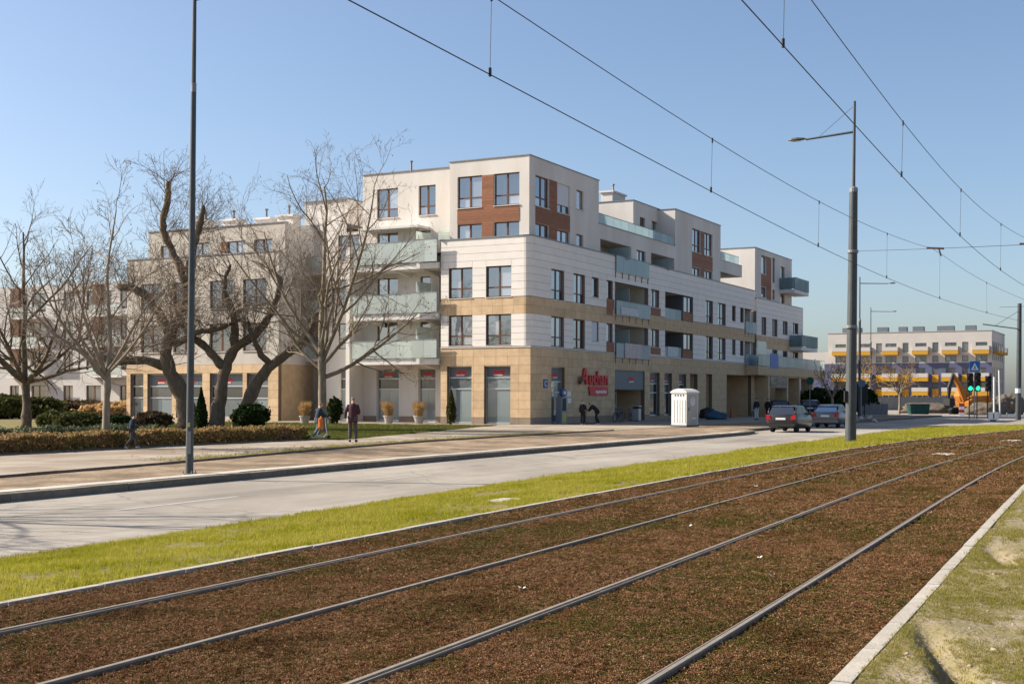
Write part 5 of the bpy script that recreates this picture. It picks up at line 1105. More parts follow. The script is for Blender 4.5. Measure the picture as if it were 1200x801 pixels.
# cash machine, plates and posters beside it
mat('atm_blue', (0.05,0.09,0.22), 0.5); mat('atm_body', (0.22,0.25,0.29), 0.5); mat('atm_yellow', (0.50,0.42,0.12), 0.6)
e = empty('cash_machine', st(4.05, -.32, ZS), BROT, 'cash machine with round blue sign before the grey shop door', 'cash machine')
piece('body', 'atm_body', e, -.38, .38, -.12, .3, .0, 1.75); piece('screen', 'black_plastic', e, -.26, .26, -.14, -.121, .85, 1.65); piece('notice', 'atm_yellow', e, -.3, .3, -.135, -.121, .1, .72); mb = MB(); mb.prism([(.36*math.cos(t)-.1, 2.03+.27*math.sin(t)) for t in [k*math.pi/10 for k in range(20)]], 'y', -.16, .02); mb.build('round_sign', 'atm_blue', e)
mb = MB(); mb.prism([(.16*math.cos(t), 2.03+.12*math.sin(t)) for t in [k*math.pi/6 for k in range(12)]], 'y', -.165, -.161); mb.build('emblem', 'sign_white', e)
e = empty('wall_plate', st(2.05, -.034, ZS+2.6), BROT, 'small blue and white plate on the tan wall near the corner', 'sign'); piece('plate', 'atm_blue', e, -.3, .3, -.04, 0, -.28, .28); text_obj('lettering', 'C', .5, .003, 'sign_white', e, (0,-.044,-.17), (math.pi/2,0,0))
for i, (t, z) in enumerate(((5.65,1.95),(5.7,1.5))):
    e = empty('notice', st(t, -.034, ZS+z), BROT, ('upper' if i == 0 else 'lower')+' white notice on the wall right of the cash machine', 'notice'); piece('paper', 'sign_white', e, -.28, .28, -.012, 0, -.17, .17)
e = empty('litter_bin', st(15.9, -.7, ZS), BROT, 'light grey litter bin at the supermarket entrance', 'bin'); piece('body', 'metal_light', e, -.25, .25, -.25, .25, .05, .9); piece('hood', 'metal_light', e, -.28, .28, -.28, .28, 1.05, 1.12); piece('opening', 'black_plastic', e, -.23, .23, -.23, .23, .9, 1.05); piece('foot', 'black_plastic', e, -.2, .2, -.2, .2, 0, .05)
# BLANKETS hung over balcony rails
mat('blanket_pink', (0.50,0.40,0.37), .95, (.58,.50,.47), scale=3, bump=.4, bscale=8); mat('blanket_white', (0.62,0.62,0.60), .95, (.48,.5,.5), scale=5)
for (t0, t1, z0, z1, d, m_, lab) in ((14.9,18.1,4.62,5.70,.17,'blanket_pink','pinkish blanket over the lowest street balcony above the entrance'),(24.2,26.6,5.0,5.80,-.07,'blanket_white','patterned white cloth over the second lowest loggia rail'),(14.2,17.5,7.75,8.3,.165,'blanket_white','white laundry behind the middle street balcony rail')):
    e = empty('blanket', st(0, 0, ZS), BROT, lab, 'blanket'); mb = MB(); n = 14
    for i in range(n):
        a, c = t0+(t1-t0)*i/n, t0+(t1-t0)*(i+1)/n; da, dc = d+.012*math.sin(i*1.9), d+.012*math.sin((i+1)*1.9)
        for (u0, u1) in ((0,.5),(.5,1)): mb.quad((a,-da,z0+(z1-z0)*u0), (c,-dc,z0+(z1-z0)*u0), (c,-dc,z0+(z1-z0)*u1), (a,-da,z0+(z1-z0)*u1)); mb.quad((a,-da-.012,z0+(z1-z0)*u0), (c,-dc-.012,z0+(z1-z0)*u0), (c,-dc-.012,z0+(z1-z0)*u1), (a,-da-.012,z0+(z1-z0)*u1))
    mb.build('cloth', m_, e, smooth=True, fix=False)
# bicycles
mat('rubber', (0.02,0.02,0.02), 0.9); mat('bike_blue', (0.05,0.07,0.12), 0.4); mat('chrome', (0.4,0.4,0.42), 0.3, metal=.8)
def bike(label, loc, rz, lean=.1):
    e = empty('bicycle', loc, rz, label, 'bicycle', 'bicycles at the supermarket entrance'); e.rotation_euler = (lean, 0, rz)
    for x in (-.52, .52):
        mb = MB(); mb.tube([(x+.33*math.cos(t), 0, .34+.33*math.sin(t)) for t in [2*math.pi*k/20 for k in range(21)]], .018, 6, caps=False); w = mb.build('wheel', 'rubber', e); mb = MB()
        for k in range(8): t = k*math.pi/8; mb.tube([(x-.32*math.cos(t),0,.34-.32*math.sin(t)),(x+.32*math.cos(t),0,.34+.32*math.sin(t))], .003, 3, caps=False)
        mb.build('spokes', 'chrome', w, fix=False)
    mb = MB(); A, B, C_, D = (-.52,0,.34), (-.08,0,.30), (-.22,0,.82), (.38,0,.80)
    for p in ((A,B),(A,C_),(B,C_),(B,D),(C_,D),(D,(.52,0,.34)),(D,(.36,0,.98))): mb.tube(p, .018, 6)
    mb.build('frame', 'bike_blue', e); mb = MB(); mb.tube([(.36,-.28,1.0),(.38,-.1,.99),(.36,0,.98),(.38,.1,.99),(.36,.28,1.0)], .014, 6); mb.build('handlebar', 'chrome', e)
    mb = MB(); mb.prism([(-.36,-.08),(-.12,-.03),(-.08,0),(-.12,.03),(-.36,.08)], 'z', .86, .91); mb.build('saddle', 'black_plastic', e); mb = MB(); mb.tube([(-.22,0,.8),(-.23,0,.87)], .015, 6); mb.tube([(-.08,-.15,.16),(-.08,-.08,.3),(-.08,.08,.3),(-.08,.15,.44)], .012, 5); mb.build('crank', 'chrome', e); return e
bike('bicycle leaning at the wall below the red letters', st(11.1,-1.2,ZS), BROT); bike('bicycle parked left of the litter bin', st(13.3,-1.3,ZS), BROT+.25, -.08); bike('bicycle half hidden behind its neighbour at the entrance', st(12.4,-.75,ZS), BROT-.1)
# black rubbish bag and the low black sacks
mat('bag_black', (0.015,0.015,0.015), 0.35, (0.03,0.03,0.03), scale=6, bump=.6, bscale=12)
def lump(name, label, loc, r, sz, m, seed, cat, sub=3):
    q = random.Random(seed); bm = bmesh.new(); bmesh.ops.create_icosphere(bm, subdivisions=sub, radius=1); ph = [q.uniform(0,6) for _ in range(6)]
    for v in bm.verts:
        c = v.co.copy(); k = 1+.14*math.sin(c.x*4+ph[0])*math.sin(c.y*4+ph[1])+(.22*mnoise.noise(c*2.6+Vector((ph[2],ph[3],ph[4])))+.12*mnoise.noise(c*7+Vector((ph[2],ph[3],ph[4]))) if m == 'mound' or m == 'slab_concrete' else .10*math.sin(c.z*6+ph[2]+c.x*3)); v.co = c*k; v.co.x *= r[0]; v.co.y *= r[1]; v.co.z = max(-sz*.5, v.co.z*sz)+sz*.5
    me = bpy.data.meshes.new(name); bm.to_mesh(me); bm.free(); me.materials.append(MATS[m]); me.polygons.foreach_set('use_smooth', [True]*len(me.polygons)); o = bpy.data.objects.new(name, me); COL.objects.link(o); o.location = loc; return tag(o, label, cat)
lump('rubbish_bag', 'small black bag lying at the right end of the hedge', (-8.97,50.0,ZS), (.15,.13), .24, 'bag_black', 1, 'bag')
lump('rubbish_bag', 'big dark sack on the shaded pavement right of the toilet', st(30.4,-1.2,ZS), (.75,.5), .62, 'bag_black', 2, 'bag'); 
mat('tarp_blue', (0.02,0.06,0.10), .7, (0.03,.09,.14), scale=3); lump('tarpaulin', 'crumpled blue tarpaulin behind the portable toilet', st(25.5,-3.5,ZS), (.9,.7), .42, 'tarp_blue', 4, 'tarpaulin')
mat('cone_red', (0.33,0.10,0.06), .7); e = empty('traffic_cone', st(35.6,-1.5,ZS), 0, 'dull red traffic cone before the tan pillar', 'cone'); mb = MB(); mb.lathe([(.17,.04),(.04,.95)], n=12); mb.build('cone', 'cone_red', e); piece('foot', 'black_plastic', e, -.24,.24,-.24,.24,0,.04)

# ------------------------------------------------------------------ people
mat('skin', (0.50,0.30,0.21), .6); mat('hair_grey', (0.26,0.20,0.14), .9); mat('hair_dark', (0.035,0.022,0.015), .8); mat('hair_fair', (0.30,0.17,0.08), .8)
mat('cloth_maroon', (0.055,0.022,0.026), .9, (0.075,0.032,0.036), scale=6); mat('cloth_greybrown', (0.07,0.06,0.055), .9, (0.09,.08,.072), scale=6); mat('cloth_black', (0.014,0.014,0.017), .9, (.022,.022,.026), scale=6); mat('cloth_navy', (0.018,0.03,0.045), .9, (.03,.045,.06), scale=6)
mat('cloth_jeans', (0.10,0.13,0.16), .9, (.14,.17,.20), scale=6); mat('cloth_orange', (0.50,0.13,0.02), .8, (.58,.18,.04), scale=6); mat('cloth_red', (.25,.03,.03), .9); mat('shoe_dark', (.02,.018,.016), .7); mat('shoe_white', (.55,.55,.55), .7); mat('cloth_pale', (.5,.5,.5), .9)
def skin_mesh(name, chains, m, parent, sub=1, root=0):
    """chains: lists of (x,y,z,radius) sharing coordinates where they join -> one continuous skinned mesh"""
    V = []; Rr = []; E = []; idx = {}
    for ch in chains:
        prev = None
        for (x, y, z, r) in ch:
            k = (round(x,4), round(y,4), round(z,4))
            if k not in idx: idx[k] = len(V); V.append((x,y,z)); Rr.append(r)
            i = idx[k]
            if prev is not None and prev != i: E.append((prev, i))
            prev = i
    me = bpy.data.meshes.new(name); me.from_pydata(V, E, []); me.materials.append(MATS[m]); o = bpy.data.objects.new(name, me); COL.objects.link(o); o.parent = parent
    md = o.modifiers.new('skin', 'SKIN'); md.use_smooth_shade = True
    for i, sv in enumerate(me.skin_vertices[0].data):
        r = Rr[i]; sv.radius = (r, r) if not isinstance(r, tuple) else r; sv.use_root = (i == root)
    ss = o.modifiers.new('subdivision', 'SUBSURF'); ss.levels = sub; ss.render_levels = sub
    return o
def person(label, loc, rz, H, J, jacket, trousers, shoes, hair, coat_len=0.0, hair_long=False):
    """J overrides joints given for a 1.75 m figure that faces +Y"""
    e = empty('person', loc, rz, label, 'person'); k = H/1.75
    j = dict(pel=(0,0,.95), wai=(0,0,1.12), che=(0,.01,1.34), nek=(0,.0,1.50), hd0=(0,.02,1.58), hd1=(0,.03,1.66), hd2=(0,.01,1.73),
             hipL=(-.095,0,.90), kneL=(-.10,.02,.50), ankL=(-.10,-.02,.09), toeL=(-.11,.14,.04), hipR=(.095,0,.90), kneR=(.10,.02,.50), ankR=(.10,-.02,.09), toeR=(.11,.14,.04),
             shoL=(-.165,0,1.40), elbL=(-.235,-.02,1.14), wriL=(-.245,.05,.89), shoR=(.165,0,1.40), elbR=(.235,-.02,1.14), wriR=(.245,.05,.89)); j.update(J)
    P = lambda n, r: (j[n][0]*k, j[n][1]*k, j[n][2]*k, r*k)
    def hand(s):
        w, el = Vector(j['wri'+s]), Vector(j['elb'+s]); d = (w-el).normalized(); sd_ = -1 if s == 'L' else 1; side = d.cross(Vector((sd_,0,.001))).normalized(); nrm = d.cross(side).normalized(); c = w+d*.06; pk = w+d*.09; out = []
        T = lambda v, r: (v.x*k, v.y*k, v.z*k, r*k)
        for i, (o_, l) in enumerate(((-.033,.062),(-.011,.075),(.011,.07),(.033,.055))):
            b0 = pk+side*o_; m1 = b0+d*l*.55; m2 = b0+d*l*.95+nrm*(-.02*sd_); out.append([T(c,.032), T(b0,.011), T(m1,.009), T(m2,.008)])
        b0 = w+d*.03+side*(-.038); out.append([T(w+d*.03,.026), T(b0,.012), T(b0+d*.035+side*(-.016),.009)])
        return [[P('wri'+s,.024), T(w+d*.03,.026), T(c,.032)]]+out
    ch = [[P('pel',.11),P('wai',.10),P('che',.12),P('nek',.05),P('hd0',.066),P('hd1',.088),P('hd2',.07)]]
    nose = (j['hd1'][0]*k, (j['hd1'][1]+.105)*k, (j['hd1'][2]-.03)*k, .016*k); ch.append([P('hd1',.088), nose])
    for s in 'LR':
        ch.append([P('pel',.11),P('hip'+s,.075),P('kne'+s,.05),P('ank'+s,.036),P('toe'+s,.03)]); ch.append([P('che',.12),P('sho'+s,.052),P('elb'+s,.038),P('wri'+s,.024)]); ch += hand(s)
    skin_mesh('body', ch, 'skin', e)
    pel = j['pel']; low = (pel[0], pel[1], pel[2]-coat_len)
    sp = [(Vector(low)+Vector((0,0,-.06)),.195,.15),(Vector(pel),.19,.15),(Vector(j['wai']),.175,.14),(Vector(j['che']),.20,.15),(Vector(j['che']).lerp(Vector(j['nek']),.55),.17,.12),(Vector(j['nek'])+Vector((0,0,.0)),.07,.07)]
    jb = MB(); rings = []
    for i_, (p_, rx_, ry_) in enumerate(sp):
        d_ = (sp[min(i_+1,len(sp)-1)][0]-sp[max(i_-1,0)][0]).normalized(); fx = Vector((1,0,0)); fy = d_.cross(fx).normalized()
        rings.append([tuple((p_+fx*(rx_*math.cos(t))+fy*(ry_*math.sin(t)))*k) for t in [2*math.pi*a_/14 for a_ in range(14)]])
    for i_ in range(len(rings)-1):
        for a_ in range(14): jb.quad(rings[i_][a_], rings[i_][(a_+1)%14], rings[i_+1][(a_+1)%14], rings[i_+1][a_])
    jb.poly(rings[0])
    for s in 'LR':
        w = Vector(j['wri'+s]); el = Vector(j['elb'+s]); sh = Vector(j['sho'+s]); inn = sh.lerp(Vector(j['che']),.35)
        jb.tube([inn*k, sh*k, sh.lerp(el,.5)*k, el*k, el.lerp(w,.5)*k, el.lerp(w,.95)*k], [.08*k,.085*k,.075*k,.066*k,.06*k,.052*k], 10)
    me = jb.mesh('jacket', jacket); bm = bmesh.new(); bm.from_mesh(me); bmesh.ops.remove_doubles(bm, verts=bm.verts, dist=1e-4); bmesh.ops.recalc_face_normals(bm, faces=bm.faces); bm.to_mesh(me); bm.free(); me.polygons.foreach_set('use_smooth', [True]*len(me.polygons))
    o = bpy.data.objects.new('jacket', me); COL.objects.link(o); o.parent = e
    tc = []
    for s in 'LR':
        an = Vector(j['ank'+s]); tc.append([P('pel',.14),P('hip'+s,.105),P('kne'+s,.084),(an.x*k,an.y*k,(an.z+.02)*k,.072*k)])
    skin_mesh('trousers', tc, trousers, e)
    for s in 'LR':
        a, t = Vector(j['ank'+s]), Vector(j['toe'+s]); hl = a-(t-a).normalized()*.05; skin_mesh('shoe', [[(a.x*k,a.y*k,a.z*k,.046*k),(hl.x*k,hl.y*k,(a.z-.045)*k,.044*k),((a.x+t.x)/2*k,(a.y+t.y)/2*k,(t.z+.008)*k,.046*k),(t.x*k,t.y*k,t.z*k,.038*k)]], shoes, e)
    h1, h2 = Vector(j['hd1']), Vector(j['hd2']); bk = Vector((0,-.035,0)); hc = [[tuple((h1+bk+Vector((0,-.02,-.03)))*k)+(.075*k,), tuple((h1+bk+Vector((0,0,.03)))*k)+(.088*k,), tuple((h2+Vector((0,0,.0)))*k)+(.082*k,)]]
    if hair_long: hc.append([tuple((h1+bk+Vector((0,-.02,-.03)))*k)+(.075*k,), tuple((h1+bk+Vector((0,-.03,-.14)))*k)+(.055*k,)])
    skin_mesh('hair', hc, hair, e); return e
person('person in maroon jacket and grey trousers standing with back to us', (-6.03,48.5,ZS), R(-8), 1.72, dict(hd0=(0,.05,1.56), hd1=(.0,.07,1.64), hd2=(0,.05,1.71), wriL=(-.31,.10,.93), elbL=(-.27,-.05,1.15), elbR=(.23,.05,1.16), wriR=(.16,.22,1.10), kneL=(-.11,.02,.5), ankL=(-.12,0,.09), toeL=(-.13,.15,.04), ankR=(.13,-.03,.09), toeR=(.15,.12,.04)), 'cloth_maroon', 'cloth_greybrown', 'shoe_dark', 'hair_grey', coat_len=.14)
sc = dict(pel=(0,0,.93), che=(0,.06,1.32), nek=(0,.09,1.48), hd0=(0,.12,1.55), hd1=(0,.14,1.63), hd2=(0,.12,1.7), kneL=(-.06,.16,.55), ankL=(-.05,.02,.20), toeL=(-.05,.19,.15), kneR=(.1,-.05,.5), ankR=(.1,-.30,.14), toeR=(.1,-.18,.05), elbL=(-.24,.2,1.16), wriL=(-.22,.42,1.06), elbR=(.24,.2,1.16), wriR=(.22,.42,1.06))
person('child in dark jacket riding a kick scooter with an orange bag', (-7.75,51.2,ZS), R(-60), 1.50, sc, 'cloth_navy', 'cloth_jeans', 'shoe_white', 'hair_fair')
mat('scooter_pale', (0.45,0.48,0.50), .5)
def kick_scooter(label, loc, rz, m='scooter_pale'):
    e = empty('kick_scooter', loc, rz, label, 'scooter'); mb = MB(); mb.prism([(-.07,-.42),(.07,-.42),(.06,.22),(-.06,.22)], 'z', .08, .115); mb.build('deck', m, e)
    mb = MB(); mb.tube([(0,.38,.1),(0,.30,.5),(0,.26,.92)], .02, 8); mb.tube([(0,.2,.1),(0,.33,.22)], .022, 8); mb.build('stem', m, e); mb = MB(); mb.tube([(-.22,.26,.92),(.22,.26,.92)], .016, 8); mb.build('handlebar', 'black_plastic', e)
    for y in (-.42, .40):
        mb = MB(); mb.tube([(-.018,y,.09),(.018,y,.09)], .085, 14); mb.build('wheel', 'rubber', e)
kick_scooter('pale kick scooter under the child near the hedge end', (-7.72,51.22,ZS), R(-60))
e = lump('shoulder_bag', 'orange bag hanging at the side of the scooter child', (-7.62,50.98,ZS+.42), (.10,.06), .34, 'cloth_orange', 8, 'bag')
walk = dict(kneL=(-.09,.2,.53), ankL=(-.09,.22,.11), toeL=(-.09,.38,.1), kneR=(.09,-.02,.48), ankR=(.09,-.30,.15), toeR=(.09,-.18,.05), elbL=(-.24,-.14,1.17), wriL=(-.23,-.04,.95), elbR=(.24,.1,1.16), wriR=(.22,.33,1.08), che=(0,.06,1.33), nek=(0,.09,1.49), hd0=(0,.12,1.56), hd1=(0,.14,1.64), hd2=(0,.12,1.71))
person('small child in dark jacket running along the clipped hedge', (-12.35,41.6,ZS), R(-75), 1.16, walk, 'cloth_navy', 'cloth_greybrown', 'shoe_white', 'hair_dark')
person('person in black standing upright by the tan wall', st(1.4,-3.0,ZS), R(-160), 1.52, dict(wriL=(-.12,.2,1.08), elbL=(-.23,.06,1.13)), 'cloth_black', 'cloth_black', 'shoe_white', 'hair_dark')
bend = dict(pel=(0,-.12,.93), wai=(0,-.02,1.07), che=(0,.18,1.22), nek=(0,.32,1.31), hd0=(0,.40,1.34), hd1=(0,.46,1.38), hd2=(0,.48,1.45), shoL=(-.18,.24,1.28), shoR=(.18,.24,1.28), elbL=(-.22,.36,1.05), wriL=(-.16,.52,.92), elbR=(.22,.36,1.05), wriR=(.16,.52,.92), hipL=(-.095,-.12,.88), hipR=(.095,-.12,.88), kneL=(-.1,.0,.5), ankL=(-.1,-.12,.09), toeL=(-.1,.05,.04), kneR=(.1,-.1,.48), ankR=(.12,-.32,.09), toeR=(.12,-.16,.04))
person('person in black bending forward over a scooter by the tan wall', st(2.2,-3.5,ZS), R(100), 1.62, bend, 'cloth_black', 'cloth_black', 'shoe_white', 'hair_dark')
kick_scooter('dark kick scooter held by the bending person', st(2.2,-3.15,ZS), R(100), 'black_paint')
person('person in dark coat with pale trousers behind the dark car', (19.1,100.0,ZS), R(30), 1.72, {}, 'cloth_black', 'cloth_pale', 'shoe_dark', 'hair_dark'); person('person in dark red coat at the shop door behind the cars', (20.3,101.5,ZS), R(-40), 1.70, {}, 'cloth_black', 'cloth_black', 'shoe_dark', 'cloth_red')

# ------------------------------------------------------------------ cars
def car_paint(name, c): return mat(name, c, .28, metal=.35, spec=.5)
car_paint('paint_dark', (0.045,0.04,0.038)); car_paint('paint_silver', (0.15,0.15,0.15)); car_paint('paint_black', (0.012,0.012,0.014))
mat('tail_red', (0.40,0.015,0.02), .25); mat('plate_white', (0.7,0.7,0.68), .5); mat('trim_black', (0.02,0.02,0.021), .6); mat('rim', (0.35,0.36,0.37), .35, metal=.7); mat('headlight', (0.6,0.62,0.64), .15)
pane_mat('car_glass', (0.012,0.014,0.016), (0.03,0.033,0.035), gloss=.0, thresh=.5, gcol=(.55,.6,.65))
def car(label, loc, rz, paint, kind='estate', scale=1.0, group=None):
    """x forward, rear at -x; lofted body shell, separate greenhouse glass, lamps, wheels"""
    e = empty('car', loc, rz, label, 'car', group); e.scale = (scale,)*3
    if kind == 'estate':
        st_ = [(-2.18,.42,.80,.66),(-2.12,.30,.98,.80),(-1.75,.24,1.02,.86),(-1.0,.22,1.02,.875),(0,.21,.99,.88),(.75,.21,.97,.875),(1.35,.22,.92,.86),(1.85,.26,.82,.78),(2.12,.34,.68,.62)]; roof = [(-2.02,.98,1.02),(-1.72,1.40,.74),(-1.2,1.46,.73),(-.3,1.475,.73),(.28,1.43,.72),(.98,.98,.84)]
    else:
        st_ = [(-2.10,.44,.78,.66),(-2.05,.30,.98,.80),(-1.7,.24,1.02,.86),(-.9,.22,1.00,.875),(0,.21,.98,.88),(.75,.21,.97,.875),(1.35,.22,.93,.86),(1.8,.26,.82,.78),(2.05,.34,.66,.62)]; roof = [(-1.98,.99,.98),(-1.45,1.36,.72),(-.9,1.46,.72),(-.2,1.48,.73),(.3,1.43,.72),(1.05,.98,.84)]
    mb = MB(); ring = []
    for (x, z0, z1, w) in st_:
        half = [(0,z0),(w*.80,z0),(w*.97,z0+.12),(w*1.0,z0+(z1-z0)*.5),(w*.965,z1-.05),(w*.90,z1),(0,z1+.015)]; ring.append([(x,y,z) for y, z in half]+[(x,-y,z) for y, z in half[-2:0:-1]])
    k = len(ring[0])
    for i in range(len(ring)-1):
        for a in range(k): mb.quad(ring[i][a], ring[i][(a+1)%k], ring[i+1][(a+1)%k], ring[i+1][a])
    mb.poly(ring[0]); mb.poly(ring[-1])
    # roof and pillars
    for i in range(1, len(roof)-2):
        (x0,z0,w0),(x1,z1,w1) = roof[i], roof[i+1]; mb.quad((x0,-w0*.86,z0+.01),(x0,w0*.86,z0+.01),(x1,w1*.86,z1+.01),(x1,-w1*.86,z1+.01))
        for s in (-1,1): mb.quad((x0,s*w0*.86,z0+.01),(x1,s*w1*.86,z1+.01),(x1,s*w1,z1-.07),(x0,s*w0,z0-.07))
    def side_pt(x, f, s):
        xs = [r[0] for r in roof]; zt = np.interp(x, xs, [r[1] for r in roof])-.07; wt = np.interp(x, xs, [r[2] for r in roof]); zb = np.interp(x, [q[0] for q in st_], [q[2] for q in st_])-.01; wb = np.interp(x, [q[0] for q in st_], [q[3] for q in st_])*.90
        return (x, s*(wb+(min(wt, wb)-wb)*f), zb+(max(zt, zb+.001)-zb)*f)
    pil = [(-2.0,-1.74),(-.92,-.84),(.10,.18)] if kind == 'estate' else [(-1.97,-1.5),(-.72,-.64),(.14,.22)]
    for s in (-1, 1):
        for (a, c) in pil: mb.quad(side_pt(a,0,s), side_pt(c,0,s), side_pt(c,1,s), side_pt(a,1,s))
        a, c = side_pt(roof[-1][0],0,s), side_pt(roof[-2][0],1,s); mb.tube([a,c], .035, 5)
        a, c = side_pt(roof[0][0]+.02,0,s), side_pt(roof[1][0],1,s); mb.tube([a,c], .045, 5)
    me = mb.mesh('body', paint); bm = bmesh.new(); bm.from_mesh(me); bmesh.ops.remove_doubles(bm, verts=bm.verts, dist=1e-3); bmesh.ops.recalc_face_normals(bm, faces=bm.faces); bm.to_mesh(me); bm.free(); me.polygons.foreach_set('use_smooth', [True]*len(me.polygons)); body = bpy.data.objects.new('body', me); COL.objects.link(body); body.parent = e
    spans = [(pil[0][1],pil[1][0]),(pil[1][1],pil[2][0]),(pil[2][1],roof[-1][0]-.05)]
    for s in (-1, 1):
        for (a, c) in spans:
            n = 5; mb = MB()
            for i in range(n): x0, x1 = a+(c-a)*i/n, a+(c-a)*(i+1)/n; mb.quad(side_pt(x0,0,s), side_pt(x1,0,s), side_pt(x1,1,s), side_pt(x0,1,s))
            mb.build('side_window', 'car_glass', e, fix=False)
    r0, r1 = roof[0], roof[1]; mb = MB(); zb0 = r0[1]+.02; mb.quad((r0[0],-.70,zb0),(r0[0],.70,zb0),(r1[0],.60,r1[1]-.03),(r1[0],-.60,r1[1]-.03)); mb.build('rear_window', 'car_glass', e, fix=False)
    f0, f1 = roof[-1], roof[-2]; mb = MB(); mb.quad((f0[0],-.74,f0[1]),(f0[0],.74,f0[1]),(f1[0],.62,f1[1]-.01),(f1[0],-.62,f1[1]-.01)); mb.build('windscreen', 'car_glass', e, fix=False)
    xr = st_[0][0]
    for s in (-1, 1):
        mb = MB(); mb.prism([(s*.54,.70),(s*.80,.72),(s*.83,.98),(s*.60,.94)], 'x', xr-.015, xr+.14); mb.build('tail_light', 'tail_red', e)
        mb = MB(); mb.prism([(s*.42,.56),(s*.64,.58),(s*.66,.70),(s*.44,.68)], 'x', 2.03 if kind == 'estate' else 1.96, 2.16 if kind == 'estate' else 2.08); mb.build('headlight', 'headlight', e)
        mb = MB(); mb.box(.72,.88, s*.86 if s < 0 else .80, s*.80 if s < 0 else .86, .96, 1.0); mb.prism([(.74,.97),(.92,.98),(.90,1.10),(.76,1.10)], 'y', s*.86, s*1.02); mb.build('mirror', paint, e)
        for x in (-1.33, 1.30):
            mb = MB(); mb.lathe([(.19,0),(.29,0),(.315,.03),(.315,.17),(.29,.2),(.19,.2)], n=20); me = mb.mesh('tyre', 'rubber'); me.transform(Matrix.Translation((x, s*.66+(.1 if s < 0 else -.1)*1, .315)) @ Matrix.Rotation(-math.pi/2*s, 4, 'X') @ Matrix.Translation((0,0,-.0)))
            w = empty('wheel'); w.parent = e; o = bpy.data.objects.new('tyre', me); COL.objects.link(o); o.parent = w
            mb = MB(); mb.lathe([(.0,.05),(.06,.08),(.06,.09),(.20,.17),(.20,.14)], n=10); me = mb.mesh('rim', 'rim'); me.transform(Matrix.Translation((x, s*.66+(.1 if s < 0 else -.1)*1, .315)) @ Matrix.Rotation(-math.pi/2*s, 4, 'X')); o = bpy.data.objects.new('rim', me); COL.objects.link(o); o.parent = w
    piece('number_plate', 'plate_white', e, xr-.02, xr+.02, -.27, .27, .70, .81); piece('rear_bumper', 'trim_black' if kind == 'estate' else paint, e, xr-.07, xr+.2, -.78, .78, .34, .52)
    return e
HU = math.pi/2-THB
car('dark estate car seen from behind, nearer of the two parked at the kerb', st(-2.1,-17.2,ZR), HU+.02, 'paint_dark', 'estate', .98); car('silver grey hatchback parked in front of the dark estate car', st(10.1,-16.5,ZR), HU+.03, 'paint_silver', 'hatch', .98)
car('black car parked far back at the passage, left one', (25.0,119.5,ZS), HU+.3, 'paint_black', 'estate', 1.05); car('black car parked far back at the passage, right one', (28.1,121.0,ZS), HU+.3, 'paint_black', 'estate', 1.05)

# ------------------------------------------------------------------ far crossing: sign, signals, works
mat('sign_blue', (0.01,0.13,0.42), .5); mat('post_white', (0.62,0.62,0.60), .6); mat('excavator_orange', (0.45,0.17,0.02), .6, (.34,.11,.015), scale=3); mat('signal_green', (0.01,0.35,0.15), .4, emit=((0.02,0.75,0.35), 1.1)); mat('mound', (0.085,0.068,0.05), .98, (.14,.115,.088), scale=2, bump=1, bscale=6); mat('container_green', (0.01,0.06,0.05), .7); mat('fence_grey', (0.17,0.165,0.16), .9, (.23,.22,.21), scale=1.5); mat('board_red', (.4,.05,.04), .6)
Yt = 117.0; zb = ZR
e = empty('crossing_sign', (42.28, Yt, zb), 0, 'blue square pedestrian crossing sign above the traffic lights', 'sign'); zc = 4.78
mb = MB(); mb.tube([(0,.06,0),(0,.06,zc)], .05, 8); mb.build('post', 'pole_galv', e); piece('plate', 'sign_blue', e, -.47, .47, -.03, 0, zc-.47, zc+.47)
mb = MB(); mb.poly([(-.36,-.034,zc-.33),(.36,-.034,zc-.33),(0,-.034,zc+.34)]); mb.build('triangle', 'sign_white', e, fix=False)
mb = MB(); mb.poly([(-.03,-.038,zc+.0),(.05,-.038,zc+.0),(.07,-.038,zc-.12),(.15,-.038,zc-.27),(.09,-.038,zc-.28),(.01,-.038,zc-.14),(-.08,-.038,zc-.28),(-.14,-.038,zc-.26),(-.04,-.038,zc-.12)]); mb.poly([(.05*math.cos(t)+.01,-.038,zc+.06+.05*math.sin(t)) for t in [k*math.pi/5 for k in range(10)]]); mb.build('walker_symbol', 'black_paint', e, fix=False)
def signal(label, x, Y, l, h, lit=True):
    e = empty('traffic_light', (x, Y, zb), 0, label, 'traffic light')
    mb = MB(); mb.tube([(0,.15,0),(0,.15,h)], .06, 8); mb.build('post', 'black_paint', e); o = piece('housing', 'black_plastic', e, -.26, .26, -.1, .12, l, h); hh = (h-l)/3
    for i in range(3):
        z = l+hh*(i+.5); mb = MB(); mb.prism([(.2*math.cos(t), z+.2*math.sin(t)) for t in [k*math.pi/8 for k in range(16)]], 'y', -.115, -.101); mb.build('lens', 'signal_green' if (lit and i == 0) else 'trim_black', e)
        mb = MB(); mb.prism([(.24*math.cos(t), z+.24*math.sin(t)) for t in [k*math.pi/8 for k in range(9)]]+[(.21*math.cos(t), z+.21*math.sin(t)) for t in [k*math.pi/8 for k in range(8,-1,-1)]], 'y', -.3, -.1); mb.build('visor', 'black_plastic', e)
    return e
signal('traffic light showing green, left one of the close pair', 41.85, 117.0, 2.51, 4.15); signal('traffic light showing green, right one of the close pair', 42.73, 117.5, 2.52, 4.24); signal('dark unlit traffic light right of the green pair', 44.64, 120.0, 2.53, 3.97, lit=False)
